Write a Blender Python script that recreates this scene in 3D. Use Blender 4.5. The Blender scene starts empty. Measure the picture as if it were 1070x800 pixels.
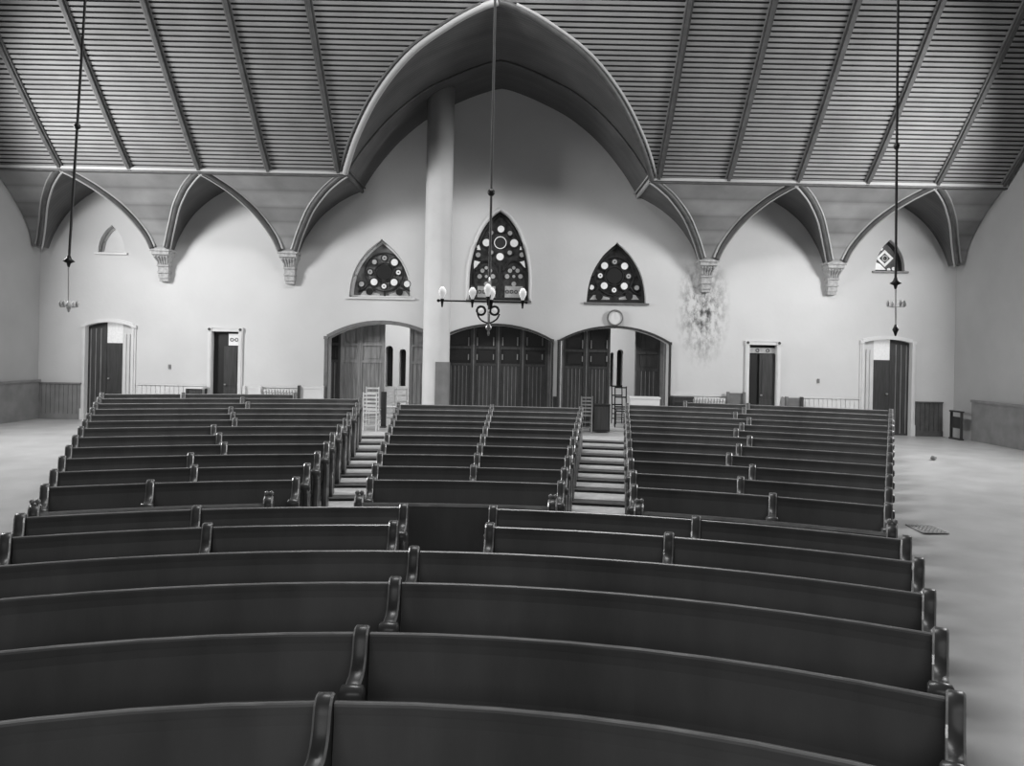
import bpy, bmesh, math, random
from mathutils import Vector, Matrix
from mathutils.geometry import tessellate_polygon
random.seed(7)
C = bpy.context.scene.collection
PI = math.pi
sin, cos, rad = math.sin, math.cos, math.radians

# ------------------------------------------------------------------ basic dimensions
ROLL = 0.020; F = 800.0; HZ = 30.3; EYE = 2.6      # photograph's perspective, image 1070x800
YW = 20.9            # face of the back wall
YN = 18.85           # line of the cornice in front of it
FL = 0.583           # floor level at the back wall
AX = -0.42           # axis of the vault
XC, YC = -0.625, -1.32   # centre the pews curve round
SL, SR = AX - 12.5, AX + 12.5   # side walls

def px(x, y, Y=YW):
    """world X, Z of a spot of the photograph that lies at distance Y"""
    u, v = x - 535, y - 400
    return ((u + ROLL * v) / F * Y, EYE - (v - ROLL * u + HZ) / F * Y)

def catmull(pts, n=6):
    out = []
    P = [pts[0]] + list(pts) + [pts[-1]]
    for i in range(1, len(P) - 2):
        p0, p1, p2, p3 = P[i-1], P[i], P[i+1], P[i+2]
        for k in range(n):
            t = k / n
            out.append(tuple(0.5 * ((2*b) + (-a + c)*t + (2*a - 5*b + 4*c - d)*t*t + (-a + 3*b - 3*c + d)*t**3)
                             for a, b, c, d in zip(p0, p1, p2, p3)))
    out.append(tuple(pts[-1]))
    return out

def interp(tab, x):
    if x <= tab[0][0]: return tab[0][1]
    for (a, fa), (b, fb) in zip(tab, tab[1:]):
        if x <= b: return fa + (fb - fa) * (x - a) / (b - a)
    return tab[-1][1]

# ------------------------------------------------------------------ materials (all grey: a black-and-white place)
MATS = {}
def mat(name, v, rough=0.6, spec=0.5, noise=0.0, nscale=4.0, metal=0.0, emis=0.0, bump=0.0, bscale=40.0, stretch=None, coat=0.0):
    m = bpy.data.materials.new(name); m.use_nodes = True
    nt = m.node_tree; b = nt.nodes['Principled BSDF']
    b.inputs['Base Color'].default_value = (v, v, v, 1)
    b.inputs['Roughness'].default_value = rough
    b.inputs['Metallic'].default_value = metal
    b.inputs['Specular IOR Level'].default_value = spec
    if coat: b.inputs['Coat Weight'].default_value = coat; b.inputs['Coat Roughness'].default_value = 0.25
    if emis:
        b.inputs['Emission Color'].default_value = (1, 1, 1, 1); b.inputs['Emission Strength'].default_value = emis
    tc = nt.nodes.new('ShaderNodeTexCoord'); mp = nt.nodes.new('ShaderNodeMapping')
    nt.links.new(tc.outputs['Object'], mp.inputs['Vector'])
    if stretch: mp.inputs['Scale'].default_value = stretch
    if noise:
        n = nt.nodes.new('ShaderNodeTexNoise'); n.inputs['Scale'].default_value = nscale; n.inputs['Detail'].default_value = 6
        r = nt.nodes.new('ShaderNodeMapRange'); r.inputs['From Min'].default_value = 0.3; r.inputs['From Max'].default_value = 0.7
        r.inputs['To Min'].default_value = v * (1 - noise); r.inputs['To Max'].default_value = v * (1 + noise)
        nt.links.new(mp.outputs['Vector'], n.inputs['Vector']); nt.links.new(n.outputs['Fac'], r.inputs['Value'])
        nt.links.new(r.outputs['Result'], b.inputs['Base Color'])
    if bump:
        n2 = nt.nodes.new('ShaderNodeTexNoise'); n2.inputs['Scale'].default_value = bscale; n2.inputs['Detail'].default_value = 4
        bp = nt.nodes.new('ShaderNodeBump'); bp.inputs['Strength'].default_value = bump; bp.inputs['Distance'].default_value = 0.02
        nt.links.new(mp.outputs['Vector'], n2.inputs['Vector']); nt.links.new(n2.outputs['Fac'], bp.inputs['Height'])
        nt.links.new(bp.outputs['Normal'], b.inputs['Normal'])
    MATS[name] = m
    return m

def board_mat(name, v, axis, pitch, contrast=0.35, rough=0.5):
    """tongue-and-groove boarding: a thin dark joint every `pitch` metres along an axis"""
    m = mat(name, v, rough)
    nt = m.node_tree; b = nt.nodes['Principled BSDF']; N = nt.nodes.new; L = nt.links.new
    tc = N('ShaderNodeTexCoord'); sp = N('ShaderNodeSeparateXYZ'); L(tc.outputs['Object'], sp.inputs[0])
    mu = N('ShaderNodeMath'); mu.operation = 'MULTIPLY'; mu.inputs[1].default_value = 1 / pitch; L(sp.outputs[axis], mu.inputs[0])
    fr = N('ShaderNodeMath'); fr.operation = 'FRACT'; L(mu.outputs[0], fr.inputs[0])
    su = N('ShaderNodeMath'); su.operation = 'SUBTRACT'; su.inputs[1].default_value = 0.5; L(fr.outputs[0], su.inputs[0])
    ab = N('ShaderNodeMath'); ab.operation = 'ABSOLUTE'; L(su.outputs[0], ab.inputs[0])
    mr = N('ShaderNodeMapRange'); mr.inputs['From Min'].default_value = 0.30; mr.inputs['From Max'].default_value = 0.5
    mr.inputs['To Min'].default_value = 1.0; mr.inputs['To Max'].default_value = 1 - contrast; L(ab.outputs[0], mr.inputs['Value'])
    fl = N('ShaderNodeMath'); fl.operation = 'FLOOR'; L(mu.outputs[0], fl.inputs[0])
    wn = N('ShaderNodeTexWhiteNoise'); wn.noise_dimensions = '1D'; L(fl.outputs[0], wn.inputs['W'])
    ns = N('ShaderNodeTexNoise'); ns.inputs['Scale'].default_value = 1.3; ns.inputs['Detail'].default_value = 6; L(tc.outputs['Object'], ns.inputs['Vector'])
    w2 = N('ShaderNodeMapRange'); w2.inputs['To Min'].default_value = v * 0.88; w2.inputs['To Max'].default_value = v * 1.12; L(wn.outputs['Value'], w2.inputs['Value'])
    n2 = N('ShaderNodeMapRange'); n2.inputs['From Min'].default_value = 0.3; n2.inputs['From Max'].default_value = 0.7
    n2.inputs['To Min'].default_value = 0.8; n2.inputs['To Max'].default_value = 1.2; L(ns.outputs['Fac'], n2.inputs['Value'])
    p1 = N('ShaderNodeMath'); p1.operation = 'MULTIPLY'; L(mr.outputs['Result'], p1.inputs[0]); L(w2.outputs['Result'], p1.inputs[1])
    p2 = N('ShaderNodeMath'); p2.operation = 'MULTIPLY'; L(p1.outputs[0], p2.inputs[0]); L(n2.outputs['Result'], p2.inputs[1])
    L(p2.outputs[0], b.inputs['Base Color'])
    bp = N('ShaderNodeBump'); bp.inputs['Strength'].default_value = 0.6; bp.inputs['Distance'].default_value = 0.01
    L(mr.outputs['Result'], bp.inputs['Height']); L(bp.outputs['Normal'], b.inputs['Normal'])
    return m

def plaster_mat():
    v = 0.62
    m = mat('plaster', v, 0.85, 0.2)
    nt = m.node_tree; b = nt.nodes['Principled BSDF']; N = nt.nodes.new; L = nt.links.new
    tc = N('ShaderNodeTexCoord')
    n1 = N('ShaderNodeTexNoise'); n1.inputs['Scale'].default_value = 0.5; n1.inputs['Detail'].default_value = 8; L(tc.outputs['Object'], n1.inputs['Vector'])
    r1 = N('ShaderNodeMapRange'); r1.inputs['From Min'].default_value = 0.3; r1.inputs['From Max'].default_value = 0.7
    r1.inputs['To Min'].default_value = v * 0.93; r1.inputs['To Max'].default_value = v * 1.06; L(n1.outputs['Fac'], r1.inputs['Value'])
    # damp stain below the corbel right of the middle
    sx, sz = px(735, 322)
    mp = N('ShaderNodeMapping'); mp.inputs['Location'].default_value = (-sx, 0, -sz); L(tc.outputs['Object'], mp.inputs['Vector'])
    mp2 = N('ShaderNodeMapping'); mp2.inputs['Scale'].default_value = (1 / 0.80, 0.0, 1 / 1.75); L(mp.outputs['Vector'], mp2.inputs['Vector'])
    ln = N('ShaderNodeVectorMath'); ln.operation = 'LENGTH'; L(mp2.outputs['Vector'], ln.inputs[0])
    f1 = N('ShaderNodeMapRange'); f1.inputs['From Min'].default_value = 0.2; f1.inputs['From Max'].default_value = 1.0
    f1.inputs['To Min'].default_value = 1.0; f1.inputs['To Max'].default_value = 0.0; L(ln.outputs['Value'], f1.inputs['Value'])
    ms = N('ShaderNodeMapping'); ms.inputs['Scale'].default_value = (1, 1, 0.55); L(tc.outputs['Object'], ms.inputs['Vector'])
    n3 = N('ShaderNodeTexNoise'); n3.inputs['Scale'].default_value = 6.5; n3.inputs['Detail'].default_value = 8; n3.inputs['Roughness'].default_value = 0.7
    L(ms.outputs['Vector'], n3.inputs['Vector'])
    r3 = N('ShaderNodeMapRange'); r3.inputs['From Min'].default_value = 0.42; r3.inputs['From Max'].default_value = 0.62; L(n3.outputs['Fac'], r3.inputs['Value'])
    k1 = N('ShaderNodeMath'); k1.operation = 'MULTIPLY'; L(f1.outputs['Result'], k1.inputs[0]); L(r3.outputs['Result'], k1.inputs[1])
    k2 = N('ShaderNodeMath'); k2.operation = 'MULTIPLY_ADD'; k2.inputs[1].default_value = -0.9; k2.inputs[2].default_value = 1.0; L(k1.outputs[0], k2.inputs[0])
    k3 = N('ShaderNodeMath'); k3.operation = 'MULTIPLY'; L(k2.outputs[0], k3.inputs[0]); L(r1.outputs['Result'], k3.inputs[1])
    L(k3.outputs[0], b.inputs['Base Color'])
    n4 = N('ShaderNodeTexNoise'); n4.inputs['Scale'].default_value = 9; n4.inputs['Detail'].default_value = 6; L(tc.outputs['Object'], n4.inputs['Vector'])
    bp = N('ShaderNodeBump'); bp.inputs['Strength'].default_value = 0.15; bp.inputs['Distance'].default_value = 0.02
    L(n4.outputs['Fac'], bp.inputs['Height']); L(bp.outputs['Normal'], b.inputs['Normal'])
    return m

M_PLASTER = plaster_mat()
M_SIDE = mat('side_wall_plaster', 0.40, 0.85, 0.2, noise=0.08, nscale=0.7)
M_SIDED = mat('dark_unseen_finish', 0.10, 0.6, 0.3, noise=0.2, nscale=2)  # dark finish set to cut bounce light off unseen wall and ceiling
M_PEW = mat('dark_varnished_wood', 0.105, 0.42, 0.4, noise=0.3, nscale=2.0, bump=0.05, bscale=30, stretch=(1, 1, 0.3))
M_PEWEDGE = mat('pew_edge_highlight', 0.28, 0.28, 0.6, noise=0.3, nscale=6)  # highlight along pew and screen edges, painted as a paler colour
M_PEWEND = mat('pew_end_wood', 0.075, 0.35, 0.5, noise=0.25, nscale=5)
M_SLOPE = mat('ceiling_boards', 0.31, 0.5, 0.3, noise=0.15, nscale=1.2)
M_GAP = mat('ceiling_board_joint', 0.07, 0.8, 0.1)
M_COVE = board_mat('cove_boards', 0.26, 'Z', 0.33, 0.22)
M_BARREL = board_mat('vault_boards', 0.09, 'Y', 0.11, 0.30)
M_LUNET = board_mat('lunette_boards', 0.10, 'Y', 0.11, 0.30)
M_RIB = mat('ceiling_rib_wood', 0.09, 0.5, 0.4, noise=0.2, nscale=6)
M_RIBL = mat('pale_moulding', 0.42, 0.5, 0.4)
M_WHITE = mat('white_painted_wood', 0.66, 0.5, 0.4, noise=0.05, nscale=3)
M_DADO = mat('grey_painted_dado', 0.22, 0.6, 0.3, noise=0.15, nscale=3)
M_FLOOR = mat('worn_pale_floor', 0.42, 0.38, 0.5, noise=0.14, nscale=1.6, bump=0.03, bscale=12)
M_STEP = mat('pale_tread', 0.60, 0.55, 0.3, noise=0.12, nscale=9, bump=0.1, bscale=80)  # pale part of the aisle's light bands, put into the tread colour
M_STEPSHADE = mat('step_shade_band', 0.13, 0.45, 0.4, noise=0.3, nscale=5)  # dark part of the aisle bands: shade painted on each tread front
M_RISER = mat('dark_step_riser', 0.07, 0.7, 0.2)
M_DOOR = mat('dark_door_wood', 0.045, 0.4, 0.5, noise=0.3, nscale=5, stretch=(4, 1, 0.4))
M_DOORM = mat('brown_door_wood', 0.22, 0.4, 0.5, noise=0.3, nscale=5, stretch=(4, 1, 0.4))
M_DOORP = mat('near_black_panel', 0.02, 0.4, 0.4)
M_FRAME = mat('door_frame_wood', 0.16, 0.45, 0.5, noise=0.2, nscale=6)
M_LEAD = mat('window_lead', 0.03, 0.5, 0.4, metal=0.3)
M_GLASSD = mat('dark_stained_glass', 0.05, 0.2, 0.5, noise=0.6, nscale=7)
M_GLASSM = mat('grey_stained_glass', 0.17, 0.2, 0.5, noise=0.45, nscale=5)
M_GLASSL = mat('pale_lit_glass', 0.6, 0.3, 0.5, emis=0.28, noise=0.1, nscale=20)
M_GLASSK = mat('dim_lit_glass', 0.35, 0.3, 0.5, emis=0.07, noise=0.2, nscale=20)
M_IRON = mat('black_iron', 0.03, 0.45, 0.5, metal=0.5)
M_GLOBE = mat('milk_glass_shade', 0.85, 0.3, 0.5, emis=0.35)
M_ROD = mat('dull_brass_rod', 0.16, 0.4, 0.5, metal=0.2)
M_PALEMETAL = mat('pale_brass', 0.45, 0.35, 0.5, metal=0.6)
M_CHAIR = mat('pale_chair_wood', 0.66, 0.5, 0.4, noise=0.15, nscale=12)
M_BOX = mat('dark_cabinet_wood', 0.022, 0.5, 0.4)
M_STONE = mat('carved_corbel', 0.40, 0.7, 0.3, noise=0.25, nscale=14, bump=0.4, bscale=25)
M_PAPER = mat('white_paper', 0.7, 0.7)
M_COLUMN = mat('painted_column', 0.60, 0.6, 0.3, noise=0.06, nscale=1.5)

ORD = ['first', 'second', 'third', 'fourth', 'fifth', 'sixth', 'seventh', 'eighth', 'ninth', 'tenth', 'eleventh', 'twelfth']
# ------------------------------------------------------------------ mesh helpers
def link(name, bm, m, parent=None, loc=None, smooth=False, recalc=True):
    if recalc: bmesh.ops.recalc_face_normals(bm, faces=bm.faces)
    me = bpy.data.meshes.new(name); bm.to_mesh(me); bm.free()
    o = bpy.data.objects.new(name, me); C.objects.link(o)
    for mm in (m if isinstance(m, (list, tuple)) else [m]): me.materials.append(mm)
    if smooth:
        for p in me.polygons: p.use_smooth = True
    if parent is not None: o.parent = parent
    if loc is not None: o.location = loc
    return o

def tag(o, label, cat, group=None):
    o['label'] = label; o['category'] = cat
    if group: o['group'] = group
    return o
def structure(o, label=None):
    o['kind'] = 'structure'
    if label: o['label'] = label
    return o
def empty(name, loc=(0, 0, 0)):
    o = bpy.data.objects.new(name, None); C.objects.link(o); o.location = loc; o.empty_display_size = 0.1
    return o

def box(bm, x0, x1, y0, y1, z0, z1, mi=0):
    v = [bm.verts.new(p) for p in ((x0,y0,z0),(x1,y0,z0),(x1,y1,z0),(x0,y1,z0),(x0,y0,z1),(x1,y0,z1),(x1,y1,z1),(x0,y1,z1))]
    for f in ((0,3,2,1),(4,5,6,7),(0,1,5,4),(1,2,6,5),(2,3,7,6),(3,0,4,7)):
        bm.faces.new([v[i] for i in f]).material_index = mi
def prism(bm, pts, y0, y1, mi=0, cap=True):
    """polygon in X,Z pushed along Y"""
    a = [bm.verts.new((x, y0, z)) for x, z in pts]; b = [bm.verts.new((x, y1, z)) for x, z in pts]
    n = len(pts)
    for i in range(n):
        bm.faces.new((a[i], a[(i+1) % n], b[(i+1) % n], b[i])).material_index = mi
    if cap:
        bm.faces.new(a).material_index = mi; bm.faces.new(b[::-1]).material_index = mi
def ring(bm, cx, cz, r0, r1, y0, y1, n=24, mi=0):
    def c(r, y): return [bm.verts.new((cx + r*cos(2*PI*i/n), y, cz + r*sin(2*PI*i/n))) for i in range(n)]
    A, B, D, E_ = c(r0, y0), c(r1, y0), c(r1, y1), c(r0, y1)
    for P, Q in ((A, B), (B, D), (D, E_), (E_, A)):
        for i in range(n): bm.faces.new((P[i], P[(i+1) % n], Q[(i+1) % n], Q[i])).material_index = mi
def disc(bm, cx, cz, r, y0, y1, n=20, mi=0):
    prism(bm, [(cx + r*cos(2*PI*i/n), cz + r*sin(2*PI*i/n)) for i in range(n)], y0, y1, mi)
def tube(bm, pts, r, n=8, mi=0, closed=False):
    pts = [Vector(p) for p in pts]; rings = []
    m = len(pts)
    for i, p in enumerate(pts):
        if closed: d = pts[(i+1) % m] - pts[i-1]
        else: d = pts[min(i+1, m-1)] - pts[max(i-1, 0)]
        d.normalize()
        up = Vector((0, 0, 1)) if abs(d.z) < 0.95 else Vector((0, 1, 0))
        s = d.cross(up).normalized(); t = s.cross(d).normalized()
        rr = r[i] if isinstance(r, (list, tuple)) else r
        rings.append([bm.verts.new(p + s*rr*cos(2*PI*k/n) + t*rr*sin(2*PI*k/n)) for k in range(n)])
    for i in range(m if closed else m-1):
        A, B = rings[i], rings[(i+1) % m]
        for k in range(n): bm.faces.new((A[k], A[(k+1) % n], B[(k+1) % n], B[k])).material_index = mi
    if not closed:
        bm.faces.new(rings[0][::-1]); bm.faces.new(rings[-1])
def lathe(bm, prof, cx=0, cy=0, cz=0, n=20, mi=0):
    rings = [[bm.verts.new((cx + r*cos(2*PI*k/n), cy + r*sin(2*PI*k/n), cz + z)) for k in range(n)] for r, z in prof]
    for A, B in zip(rings, rings[1:]):
        for k in range(n): bm.faces.new((A[k], A[(k+1) % n], B[(k+1) % n], B[k])).material_index = mi
    bm.faces.new(rings[0][::-1]); bm.faces.new(rings[-1])
def grid(bm, rows, mi=0):
    V = [[bm.verts.new(p) for p in r] for r in rows]
    for A, B in zip(V, V[1:]):
        for i in range(len(A)-1):
            try: bm.faces.new((A[i], A[i+1], B[i+1], B[i])).material_index = mi
            except ValueError: pass
def holed_wall(outer, holes, y0, y1):
    bm = bmesh.new()
    loops = [outer] + holes
    tri = tessellate_polygon([[Vector((x, z, 0)) for x, z in l] for l in loops])
    flat = [p for l in loops for p in l]
    fr = [bm.verts.new((x, y0, z)) for x, z in flat]; bk = [bm.verts.new((x, y1, z)) for x, z in flat]
    for t in tri:
        try:
            bm.faces.new([fr[i] for i in t]); bm.faces.new([bk[i] for i in reversed(t)])
        except ValueError: pass
    k = 0
    for l in loops:
        n = len(l)
        for i in range(n):
            a, b = k + i, k + (i+1) % n
            bm.faces.new((fr[a], fr[b], bk[b], bk[a]))
        k += n
    return bm

# ------------------------------------------------------------------ floor
ROWR = {-5: 4.93, -4: 5.77, -3: 6.68, -2: 7.46, -1: 8.29, 0: 9.00, 1: 10.68, 2: 11.50, 3: 12.36, 4: 13.17, 5: 14.09, 6: 15.01,
        7: 15.78, 8: 16.56, 9: 17.38, 10: 18.24, 11: 19.18, 12: 20.05}
def rowz(n): return (0.088 + 0.045 * (n - 1)) if n >= 1 else 0.096 + 0.02 * n
EDGE = {n: ROWR[n] - 0.50 for n in range(2, 13)}
def pol(r, a, z): return (XC + r*sin(a), YC + r*cos(a), z)

def floor_z(r):
    tab = [(0.5, -0.02), (4.9, -0.004), (9.0, 0.09), (EDGE[2] - 0.05, 0.086)]
    for n in range(3, 13): tab.append((EDGE[n], rowz(n-1) - 0.004))
    tab.append((EDGE[12] + 0.8, FL - 0.003)); tab.append((40, FL - 0.003))
    return interp(tab, r)
bm = bmesh.new()
rs = [0.6, 2, 3.5, 5, 7, 9, 10] + [EDGE[n] + d for n in range(2, 13) for d in (-0.05, 0.35)] + [20.5, 22, 25, 32]
rs = sorted(rs)
grid(bm, [[pol(r, rad(-88 + 176*k/60), floor_z(r)) for k in range(61)] for r in rs])
for co, no in (((SL - 0.02, 0, 0), (-1, 0, 0)), ((SR + 0.02, 0, 0), (1, 0, 0)), ((0, YW + 0.38, 0), (0, 1, 0)), ((0, -2, 0), (0, -1, 0))):
    bmesh.ops.bisect_plane(bm, geom=bm.verts[:] + bm.edges[:] + bm.faces[:], plane_co=co, plane_no=no, clear_outer=True)
structure(link('floor', bm, M_FLOOR, smooth=True))
# stepped platform under the rear blocks (pale treads, dark risers, shade bands painted along the tread fronts)
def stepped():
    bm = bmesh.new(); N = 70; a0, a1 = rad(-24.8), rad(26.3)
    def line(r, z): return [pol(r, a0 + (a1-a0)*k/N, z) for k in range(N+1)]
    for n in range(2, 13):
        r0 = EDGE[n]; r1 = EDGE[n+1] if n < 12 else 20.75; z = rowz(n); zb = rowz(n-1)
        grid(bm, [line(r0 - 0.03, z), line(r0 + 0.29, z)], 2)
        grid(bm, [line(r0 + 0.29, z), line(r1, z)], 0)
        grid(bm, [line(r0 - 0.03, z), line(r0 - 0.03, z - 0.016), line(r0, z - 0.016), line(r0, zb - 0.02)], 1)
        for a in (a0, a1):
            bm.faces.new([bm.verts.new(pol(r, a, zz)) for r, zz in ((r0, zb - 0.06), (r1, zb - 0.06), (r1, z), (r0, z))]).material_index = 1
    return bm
structure(link('floor_platform', stepped(), [M_STEP, M_RISER, M_STEPSHADE], recalc=False), 'pale stepped floor under the rear pews')

# ------------------------------------------------------------------ back wall with its openings
def seg_arch(xl, xr, yspring, ycrown, n=14):
    """flat arch opening, from photograph edges (bottom at floor)"""
    cx = (xl + xr) / 2
    X0, Zs = px(xl, yspring); X1, _ = px(xr, yspring + ROLL*(xr - xl)); cX, Zc = px(cx, ycrown)
    cX = (X0 + X1) / 2; w = (X1 - X0) / 2; h = Zc - Zs
    R = (w*w + h*h) / (2*h)
    top = []
    for i in range(n+1):
        x = X1 - 2*w*i/n
        top.append((x, Zc - R + math.sqrt(R*R - (x - cX)**2)))
    return X0, X1, Zs, Zc, top
def door_hole(X0, X1, top, zf=FL - 0.05): return [(X0, zf), (X1, zf)] + top

BIG = [seg_arch(344, 457, 353, 338.5), seg_arch(461, 577, 354, 340), seg_arch(585.5, 699.5, 357, 342.5)]
ENDD = [seg_arch(91, 139.5, 340.5, 336.5), seg_arch(903, 953, 357.5, 354.5)]
def rect(x0, x1, y): X0, Z = px(x0, y); X1, _ = px(x1, y + ROLL*(x1-x0)); return X0, X1, Z
SMALL = [rect(222.5, 250.5, 346), rect(783.5, 812, 360)]

WSH = [(1, 0), (0.985, 0.12), (0.95, 0.25), (0.88, 0.40), (0.74, 0.57), (0.48, 0.77), (0.22, 0.90), (0.07, 0.96), (0, 1.0)]
WSC = [(1, 0), (1, 0.22), (0.97, 0.38), (0.84, 0.58), (0.60, 0.78), (0.30, 0.925), (0, 1.0)]
def win_shape(cx, ybase, hw, ytip, sh):
    X, Zb = px(cx, ybase); _, Zt = px(cx, ytip); w = hw * YW / F; h = Zt - Zb
    half = catmull(sh, 3)
    pts = [(X + w*a, Zb + h*b) for a, b in half] + [(X - w*a, Zb + h*b) for a, b in reversed(half[:-1])]
    return X, Zb, w, h, pts
WIN = [win_shape(117, 264, 14, 235, WSH), win_shape(398.3, 310.8, 33, 249.5, WSH), win_shape(521.5, 313.5, 31.0, 220, WSC),
       win_shape(644.5, 316.3, 31, 253, WSH), win_shape(930.5, 283.3, 15.5, 250, WSH)]

holes = [door_hole(b[0], b[1], b[4]) for b in BIG] + [door_hole(b[0], b[1], b[4]) for b in ENDD]
holes += [[(a, FL - 0.05), (b, FL - 0.05), (b, z), (a, z)] for a, b, z in SMALL]
holes += [w[4] for w in WIN]
bm = holed_wall([(SL - 0.3, FL - 0.4), (SR + 0.3, FL - 0.4), (SR + 0.3, 10.6), (SL - 0.3, 10.6)], holes, YW, YW + 0.36)
structure(link('wall_back', bm, M_PLASTER))
# side walls and the wall behind the camera
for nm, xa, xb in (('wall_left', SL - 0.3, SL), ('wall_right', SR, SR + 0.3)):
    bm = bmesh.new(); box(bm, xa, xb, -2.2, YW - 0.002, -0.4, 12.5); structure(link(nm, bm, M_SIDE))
bm = bmesh.new(); box(bm, SL - 0.3, SR + 0.3, -2.5, -2.2, -0.4, 12.5); structure(link('wall_front', bm, M_SIDED))

# ------------------------------------------------------------------ ceiling
ZN = 6.95
SLOPE = catmull([(18.85, ZN), (18.02, 7.66), (16.8, 8.82), (15.7, 9.93), (14.5, 11.1), (13.5, 12.1)], 12)   # (Y, Z)
def slopeY(z): return interp([(zz, yy) for yy, zz in SLOPE], z)
BARREL = catmull([(3.77, ZN), (3.31, ZN+0.71), (2.67, ZN+1.46), (1.88, ZN+2.10), (1.0, ZN+2.55), (0.35, ZN+2.80), (0, ZN+2.88)], 8)  # (d, Z)
def barrelZ(d): return interp(sorted((a, b) for a, b in BARREL), d)
def barrelD(z):
    if z >= BARREL[-1][1]: return 0.0
    return interp([(b, a) for a, b in BARREL], z)
# sloping boarded ceiling: each board is a strip, with a real sunk joint between boards
def slope_mesh():
    bm = bmesh.new()
    # arc length table
    L = [0.0]
    for p, q in zip(SLOPE, SLOPE[1:]): L.append(L[-1] + math.dist(p, q))
    def at(s):
        return (interp(list(zip(L, [p[0] for p in SLOPE])), s), interp(list(zip(L, [p[1] for p in SLOPE])), s))
    pitch, gap, dep = 0.116, 0.044, 0.035
    s = 0.0
    while s + pitch < L[-1]:
        stations = [(s, 0, 0), (s + gap, 0, 0), (s + pitch, 0, 0)]
        y0, z0 = at(s); y1, z1 = at(s + gap); y2, z2 = at(s + pitch)
        dy, dz = y1 - y0, z1 - z0; l = math.hypot(dy, dz); ny, nz = dz / l, -dy / l   # outwards (up/back)
        P = [(y0, z0), (y0 + ny*dep, z0 + nz*dep), (y1 + ny*dep, z1 + nz*dep), (y1, z1), (y2, z2)]
        for i in range(4):
            (ya, za), (yb, zb) = P[i], P[i+1]
            da, db = barrelD(za) , barrelD(zb)
            for sgn, lim in ((-1, SL), (1, SR)):
                bm.faces.new([bm.verts.new(c) for c in ((lim, ya, za), (AX + sgn*da, ya, za), (AX + sgn*db, yb, zb), (lim, yb, zb))]).material_index = 1 if i < 3 else 0
        s += pitch
    yE, zE = at(s)
    return bm, yE, zE
bm, yE, zE = slope_mesh()
structure(link('ceiling', bm, [M_SLOPE, M_GAP], recalc=False), 'boarded ceiling sloping up from the cornice')
bm = bmesh.new(); box(bm, SL - 0.3, SR + 0.3, -2.5, yE + 0.05, zE, zE + 0.2)
structure(link('ceiling_flat', bm, M_SIDED), 'flat middle of the ceiling')
# great pointed vault in the middle
bm = bmesh.new(); rows = []
prof = [(AX - d, z) for d, z in BARREL] + [(AX + d, z) for d, z in reversed(BARREL[:-1])]
for X, Z in prof:
    ys = slopeY(Z)
    rows.append([(X, ys + (YW + 0.01 - ys)*k/10, Z) for k in range(11)])
grid(bm, rows)
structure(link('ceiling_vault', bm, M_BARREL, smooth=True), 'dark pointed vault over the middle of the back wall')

COR = [5.645, 9.06, 12.48]       # corbel distances from the axis
ZS = 5.23
HT = catmull([(0, 0), (0.11, 0.25), (0.33, 0.56), (0.6, 0.79), (0.84, 0.93), (1, 1.0)], 6)
def coveY(z):
    q = max(0, (z - ZS) / (ZN - ZS))
    return 20.48 - (20.48 - YN) * q ** 1.7
def bay(c0, c1, sgn):
    """arch curve points (d, Z) from corbel c0 to c1 (half bay if c1 is the vault edge)"""
    mid = (c0 + c1) / 2 if c1 != 3.77 else 3.77
    w = abs(c0 - mid) - 0.2
    s = 1 if mid > c0 else -1
    a = [(c0 + s*(0.2 + w*t), ZS + (ZN - ZS)*h) for t, h in HT]
    if c1 == 3.77: return [a]
    s2 = -s
    b = [(c1 + s2*(0.2 + w*t), ZS + (ZN - ZS)*h) for t, h in HT]
    return [a, b]
cove = bmesh.new(); lun = bmesh.new(); ribs = []
for sgn in (-1, 1):
    for c0, c1 in ((COR[0], 3.77), (COR[0], COR[1]), (COR[1], COR[2])):
        for half in bay(c0, c1, sgn):
            rows = []; rl = []
            root = half[0][0] - (0.2 if half[1][0] > half[0][0] else -0.2)
            # piece of cove right above the corbel, between its axis and the springing
            zz = [ZS + (ZN - ZS)*k/14 for k in range(15)]
            grid(cove, [[(AX + sgn*root, coveY(z), z) for z in zz], [(AX + sgn*half[0][0], coveY(z), z) for z in zz]])
            for d, z in half:
                rows.append([(AX + sgn*d, coveY(z + (ZN - z)*k/14), z + (ZN - z)*k/14) for k in range(15)])
                y0 = coveY(z); rl.append([(AX + sgn*d, y0 + (YW + 0.01 - y0)*k/6, z) for k in range(7)])
            grid(cove, rows); grid(lun, rl)
            ribs.append([(AX + sgn*d, coveY(z), z) for d, z in half])
        if c1 == 3.77:
            pass
structure(link('ceiling_cove', cove, M_COVE, smooth=True), 'boarded spandrels between the wall arches')
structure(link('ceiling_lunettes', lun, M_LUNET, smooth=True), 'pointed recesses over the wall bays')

tn = 1
def trim(bm, m, label, smooth=False):
    global tn
    o = structure(link('trim_%d' % tn, bm, m, smooth=smooth), label); tn += 1
    return o
# groin mouldings over each arch: a dark roll with a pale fillet beside it
for cur in ribs:
    bm = bmesh.new(); tube(bm, [(x, y - 0.03, z) for x, y, z in cur], 0.055, 8, 0)
    s = 1 if cur[-1][0] > cur[0][0] else -1
    tube(bm, [(x - s*0.085, y - 0.035, z + 0.045) for x, y, z in cur[:-2]], 0.028, 6, 1)
    tube(bm, [(x + s*0.05, y + 0.02, z - 0.06) for x, y, z in cur], 0.026, 6, 1)
    trim(bm, [M_RIB, M_RIBL], 'curved arch moulding, %s %s of the vault' % (ORD[ribs.index(cur) % 5], 'left' if ribs.index(cur) < 5 else 'right'), True)
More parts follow.
